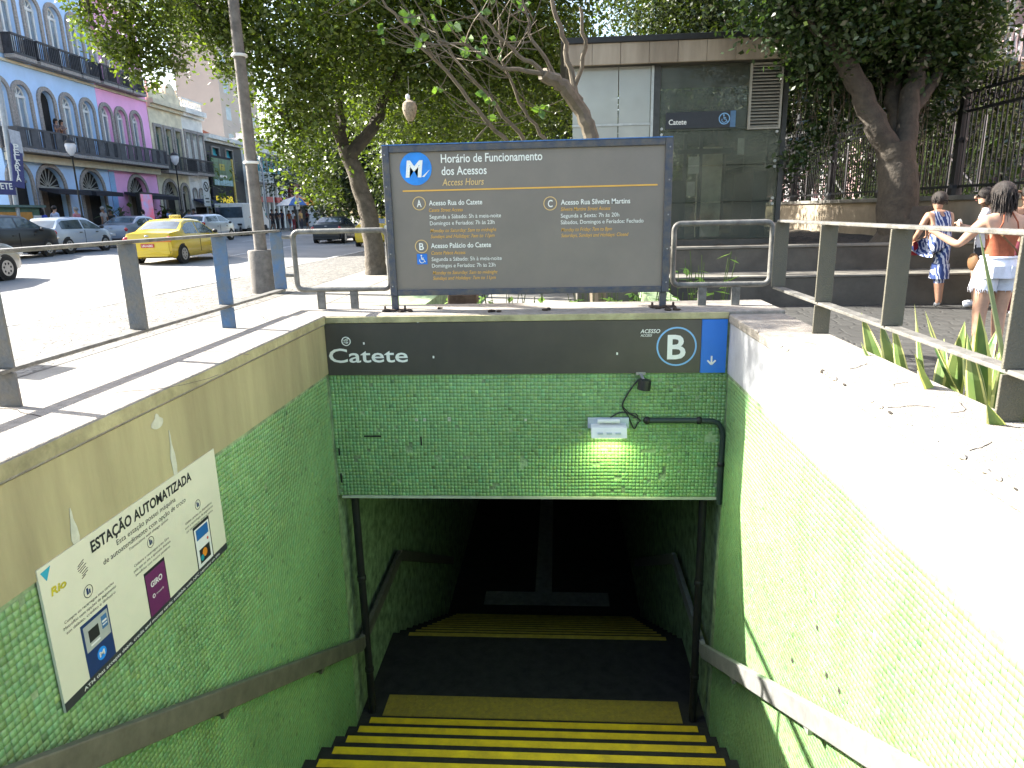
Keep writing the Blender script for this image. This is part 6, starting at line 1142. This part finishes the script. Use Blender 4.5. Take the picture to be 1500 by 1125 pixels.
# --- the women on the right -------------------------------------------------
def near_person(loc, rz, J, rule, cols, label, rad=None, fingers=(), sub=2):
    me = skin_mesh(J, E0, {**R0, **(rad or {})}, sub)
    for c in cols: me.materials.append(c)
    region(me, J, rule); r = empty('person', loc, rz, label, 'person'); bm = bmesh.new(); bm.from_mesh(me)
    for (s, curl) in fingers:                                    # five separate bent fingers rooted in the palm
        w, h = Vector(J['wr'+s]), Vector(J['ha'+s]); d = (h-w).normalized(); sd_ = d.cross(Vector((0, .3, 1))).normalized(); nn = sd_.cross(d)
        for k in range(5):
            o = (k-1.5)*.017; l = (.062, .075, .078, .068, .05)[k]; b = h+sd_*o-d*.01; dd = d
            if k == 4: b = w.lerp(h, .45)+sd_*.028; dd = (d*.6+sd_*.8).normalized(); l = .055
            Q = [b, b+dd*l*.45-nn*curl*.01, b+dd*l*.75-nn*curl*.035, b+dd*l*.95-nn*curl*.06]; t = MB().tube(Q, [.0095, .009, .008, .006], 6); m2 = bpy.data.meshes.new('f'); m2.from_pydata(t.v, [], t.f); m2.polygons.foreach_set('use_smooth', [True]*len(m2.polygons)); bm.from_mesh(m2); bpy.data.meshes.remove(m2)
    bm.to_mesh(me); bm.free(); b = add('body', me, r); return r
m_ska, m_skc, m_skb = (mat('skin_'+k, SKIN[k], .5, .08, 15, spec=.4) for k in 'acb'); m_shoe = mat('white_sneaker', (.55, .57, .60), .6, .1, 10)
def stripe_mat():
    m, n, l, b = nodemat('blue_white_zebra_print'); tc = n.new('ShaderNodeTexCoord'); mp = n.new('ShaderNodeMapping'); mp.inputs['Rotation'].default_value = (.3, .5, .4); mp.inputs['Scale'].default_value = (1, 1, .45); w = n.new('ShaderNodeTexWave'); w.inputs['Scale'].default_value = 6.5; w.inputs['Distortion'].default_value = 9; w.inputs['Detail Scale'].default_value = 1.6
    l.new(tc.outputs['Object'], mp.inputs[0]); l.new(mp.outputs[0], w.inputs[0]); r = n.new('ShaderNodeValToRGB'); r.color_ramp.interpolation = 'CONSTANT'; r.color_ramp.elements[0].color = (.025, .05, .17, 1); r.color_ramp.elements[1].color = (.50, .53, .62, 1); r.color_ramp.elements[1].position = .66; l.new(w.outputs[0], r.inputs[0]); l.new(r.outputs[0], b.inputs['Base Color']); b.inputs['Roughness'].default_value = .85; return m
m_zeb = stripe_mat()
# 1: striped playsuit, back to us, left foot up on the planter step, looking down to the right
J = pose(pelvis=(0, 0, .93), spine=(0, .02, 1.10), chest=(.0, .05, 1.30), neck=(.015, .10, 1.43), head0=(.03, .14, 1.49), head1=(.045, .17, 1.555), head2=(.05, .19, 1.63), shL=(-.17, .05, 1.37), shR=(.17, .05, 1.36), elL=(-.25, .10, 1.10), wrL=(-.20, .30, .96), haL=(-.17, .38, .92), elR=(.24, .10, 1.10), wrR=(.16, .30, 1.04), haR=(.12, .37, 1.06), knL=(-.20, .38, .92), anL=(-.26, .40, .53), toL=(-.30, .54, .49), hpL=(-.09, 0, .88), knR=(.10, .03, .48), anR=(.11, -.02, .08), toR=(.15, .11, .035))
def zr(nm, t, c):
    a, b = nm
    if a[:2] == 'an': return 2
    if a[:2] == 'kn': return 1 if t < .28 else 0
    if a in ('pelvis',) or a[:2] == 'hp' or a == 'spine': return 1
    if a == 'chest' and b == 'neck': return 0 if t > .05 and abs(c.x) < .06 or t > .35 else 1
    if a == 'chest': return 1 if abs(c.x) < .13 and c.z < 1.41 else 0
    return 0
g = onz(1362, 452, 0); wz = near_person((g.x, g.y, 0), .15, J, zr, [m_ska, m_zeb, m_shoe], 'woman in a blue and white zebra-print playsuit, one foot on the step', {'pelvis': (.20, .16), 'spine': (.17, .14), 'chest': (.17, .125), 'hpL': .12, 'hpR': .125, 'knL': .085, 'knR': .085}, (('L', 1.), ('R', 1.)))
hair(wz, J, m_hair, 0, vol=1.12); MB().box((-.34, .30, .74), (-.18, .52, .96), Matrix.Rotation(.15, 4, 'Y')).build('red_bag', mat('red_bag_cloth', (.36, .02, .03), .7, .15, 10, bump=.2), wz, bevel=.03)
# flared shorts hem
for s, k, a in (('R', 'knR', 'hpR'), ): MB().tube([Vector(J[a])*.45+Vector(J[k])*.55, Vector(J[k])-Vector((0, 0, .03))], [.115, .135], 16, cap=False).build('shorts_leg', m_zeb, wz, smooth=True)
# 2: white frayed shorts, rust halter top, back to us, left arm reaching out
J = pose(chest=(0, .0, 1.33), neck=(.0, .02, 1.455), head0=(.0, .05, 1.52), head1=(-.005, .075, 1.585), head2=(-.005, .07, 1.66), shL=(-.165, 0, 1.375), elL=(-.30, .16, 1.13), wrL=(-.43, .30, 1.235), haL=(-.49, .36, 1.285), shR=(.165, 0, 1.375), elR=(.27, .08, 1.16), wrR=(.22, .28, 1.33), haR=(.20, .33, 1.40))
def hr(nm, t, c):
    a, b = nm
    if a == 'spine' or (a == 'pelvis' and b == 'spine' and t > .35): return 1 if c.z < 1.24 else 0
    if a == 'chest' and b != 'neck': return 0
    if a[:2] == 'hp': return 2 if t < .3 else 0
    if a == 'pelvis': return 2
    if a[:2] == 'an': return 3
    return 0
m_rust = mat('rust_knit', (.30, .085, .04), .85, .1, 30, bump=.3); m_den = mat('white_denim', (.66, .68, .76), .85, .06, 20, bump=.25)
g = onz(1440, 529, 0); ws = near_person((g.x, g.y, 0), .05, J, hr, [m_skc, m_rust, m_den, m_shoe], 'long-haired woman in white frayed denim shorts and a rust halter top', {'pelvis': (.17, .13), 'spine': (.125, .10), 'hpL': .105, 'hpR': .105, 'knL': .066, 'knR': .066}, (('L', .6), ('R', 1.)))
hair(ws, J, m_hair, .36, vol=1.08)
mb = MB(); n = 22; prof = [(.152, .112, 1.015), (.175, .135, .97), (.195, .155, .90), (.205, .165, .83)]; mb._add([(a*math.cos(2*math.pi*j/n), b*math.sin(2*math.pi*j/n)-.005, z) for a, b, z in prof for j in range(n)], [(i*n+j, i*n+(j+1) % n, (i+1)*n+(j+1) % n, (i+1)*n+j) for i in range(3) for j in range(n)])
for s in (-1, 1): mb.tube([(s*.095, 0, .84), (s*.10, .005, .77), (s*.105, .01, .725)], [.108, .115, .118], 18, cap=False)
so = mb.build('shorts', m_den, ws, smooth=True); fr = MB(); r_ = random.Random(3)
for s in (-1, 1):
    for k in range(44): a = r_.uniform(0, 6.28); b = Vector((s*.105+.117*math.cos(a), .01+.117*math.sin(a), .73)); fr.tube([b, b+Vector((r_.uniform(-.008, .008), r_.uniform(-.008, .008), -r_.uniform(.02, .05)))], [.004, .001], 4)
fr.build('frayed_hem', m_den, so); pk = MB()
for s in (-1, 1): pk.box((s*.085-.055, -.163, .83), (s*.085+.055, -.150, .95))
pk.build('pocket', m_den, so, bevel=.008); MB().tube([(.155*math.cos(t), .117*math.sin(t)-.005, 1.02) for t in [i*.2618 for i in range(24)]], .014, 6, closed=True).build('waistband', m_den, so)
for a, b in (((-.10, -.085, 1.25), (-.035, -.045, 1.44)), ((.10, -.085, 1.25), (.035, -.045, 1.44))): MB().tube([a, Vector(a).lerp(Vector(b), .5)+Vector((0, -.03, 0)), b], .007, 6).build('halter_strap', m_rust, ws)
MB().tube([(-.17, .02, 1.38), (-.06, -.11, 1.22), (.06, -.13, 1.10), (.16, -.05, 1.02), (.19, .05, .93)], .009, 6).build('bag_strap', mat('tan_leather', (.15, .075, .03), .7, .15, 12), ws); MB().ell((-.165, .11, .97), (.035, .07, .085), 12, 8).build('shoulder_bag', MATS['tan_leather'], ws, smooth=True)
# 3: woman in sunglasses and white top facing left, between the two
J = pose(head0=(-.01, .03, 1.54), head1=(-.02, .045, 1.605), head2=(-.02, .03, 1.685), elL=(-.24, .10, 1.15), wrL=(-.12, .28, 1.20), haL=(-.06, .33, 1.24), elR=(.24, .08, 1.14), wrR=(.14, .27, 1.16), haR=(.08, .33, 1.18))
def wr_(nm, t, c):
    a, b = nm
    if a[:2] == 'an': return 3
    if a[:2] == 'kn': return 0
    if a[:2] == 'hp': return 2 if t < .55 else 0
    if a == 'pelvis': return 2 if t < .4 else 1
    if a in ('spine', 'chest'): return 1 if not (b == 'neck' and t > .4) else 0
    if a[:2] == 'sh': return 1 if t < .45 else 0
    return 0
g = onz(1424, 450, 0); wn = near_person((g.x, g.y, 0), math.radians(62), J, wr_, [m_skc, mat('white_blouse', (.55, .55, .58), .8, .06, 12), mat('black_shorts', (.03, .03, .035), .8), m_shoe], 'woman in sunglasses and white top facing left between the other two', None, (('L', .8), ('R', .8)))
hair(wn, J, m_hair, .12); h = Vector(J['head1']); sg = MB()
for s in (-1, 1): sg.ell(h+Vector((s*.034, .088, .012)), (.030, .012, .022), 10, 6)
sg.bar(h+Vector((-.07, .085, .02)), h+Vector((.07, .085, .02)), .006, .008); sg.build('sunglasses', m_blk, wn); MB().ell(h+Vector((0, .10, -.012)), (.013, .02, .022), 8, 6).build('nose', m_skc, wn, smooth=True); MB().ell(h+Vector((0, .088, -.055)), (.024, .008, .008), 8, 5).build('mouth', mat('lips', (.30, .09, .08), .5), wn, smooth=True); MB().ell((0, .30, 1.25), (.05, .03, .04), 8, 6).build('held_cup', m_wht, wn)
# 4: dark-haired person at the right edge, arms raised to the hair
J = pose(elR=(.30, .10, 1.50), wrR=(.16, .10, 1.62), haR=(.10, .06, 1.66), elL=(-.30, .10, 1.46), wrL=(-.17, .13, 1.60), haL=(-.11, .10, 1.65)); g = onz(1497, 470, 0); we = near_person((g.x+.1, g.y+.4, 0), .3, J, std(sleeveless=True), [m_ska, mat('maroon_top', (.12, .025, .03), .8), mat('maroon_skirt', (.13, .02, .035), .8), m_shoe], 'dark-haired person in maroon at the right edge, hands raised to the head', None, (('L', 1.), ('R', 1.))); hair(we, J, m_hair, .25)
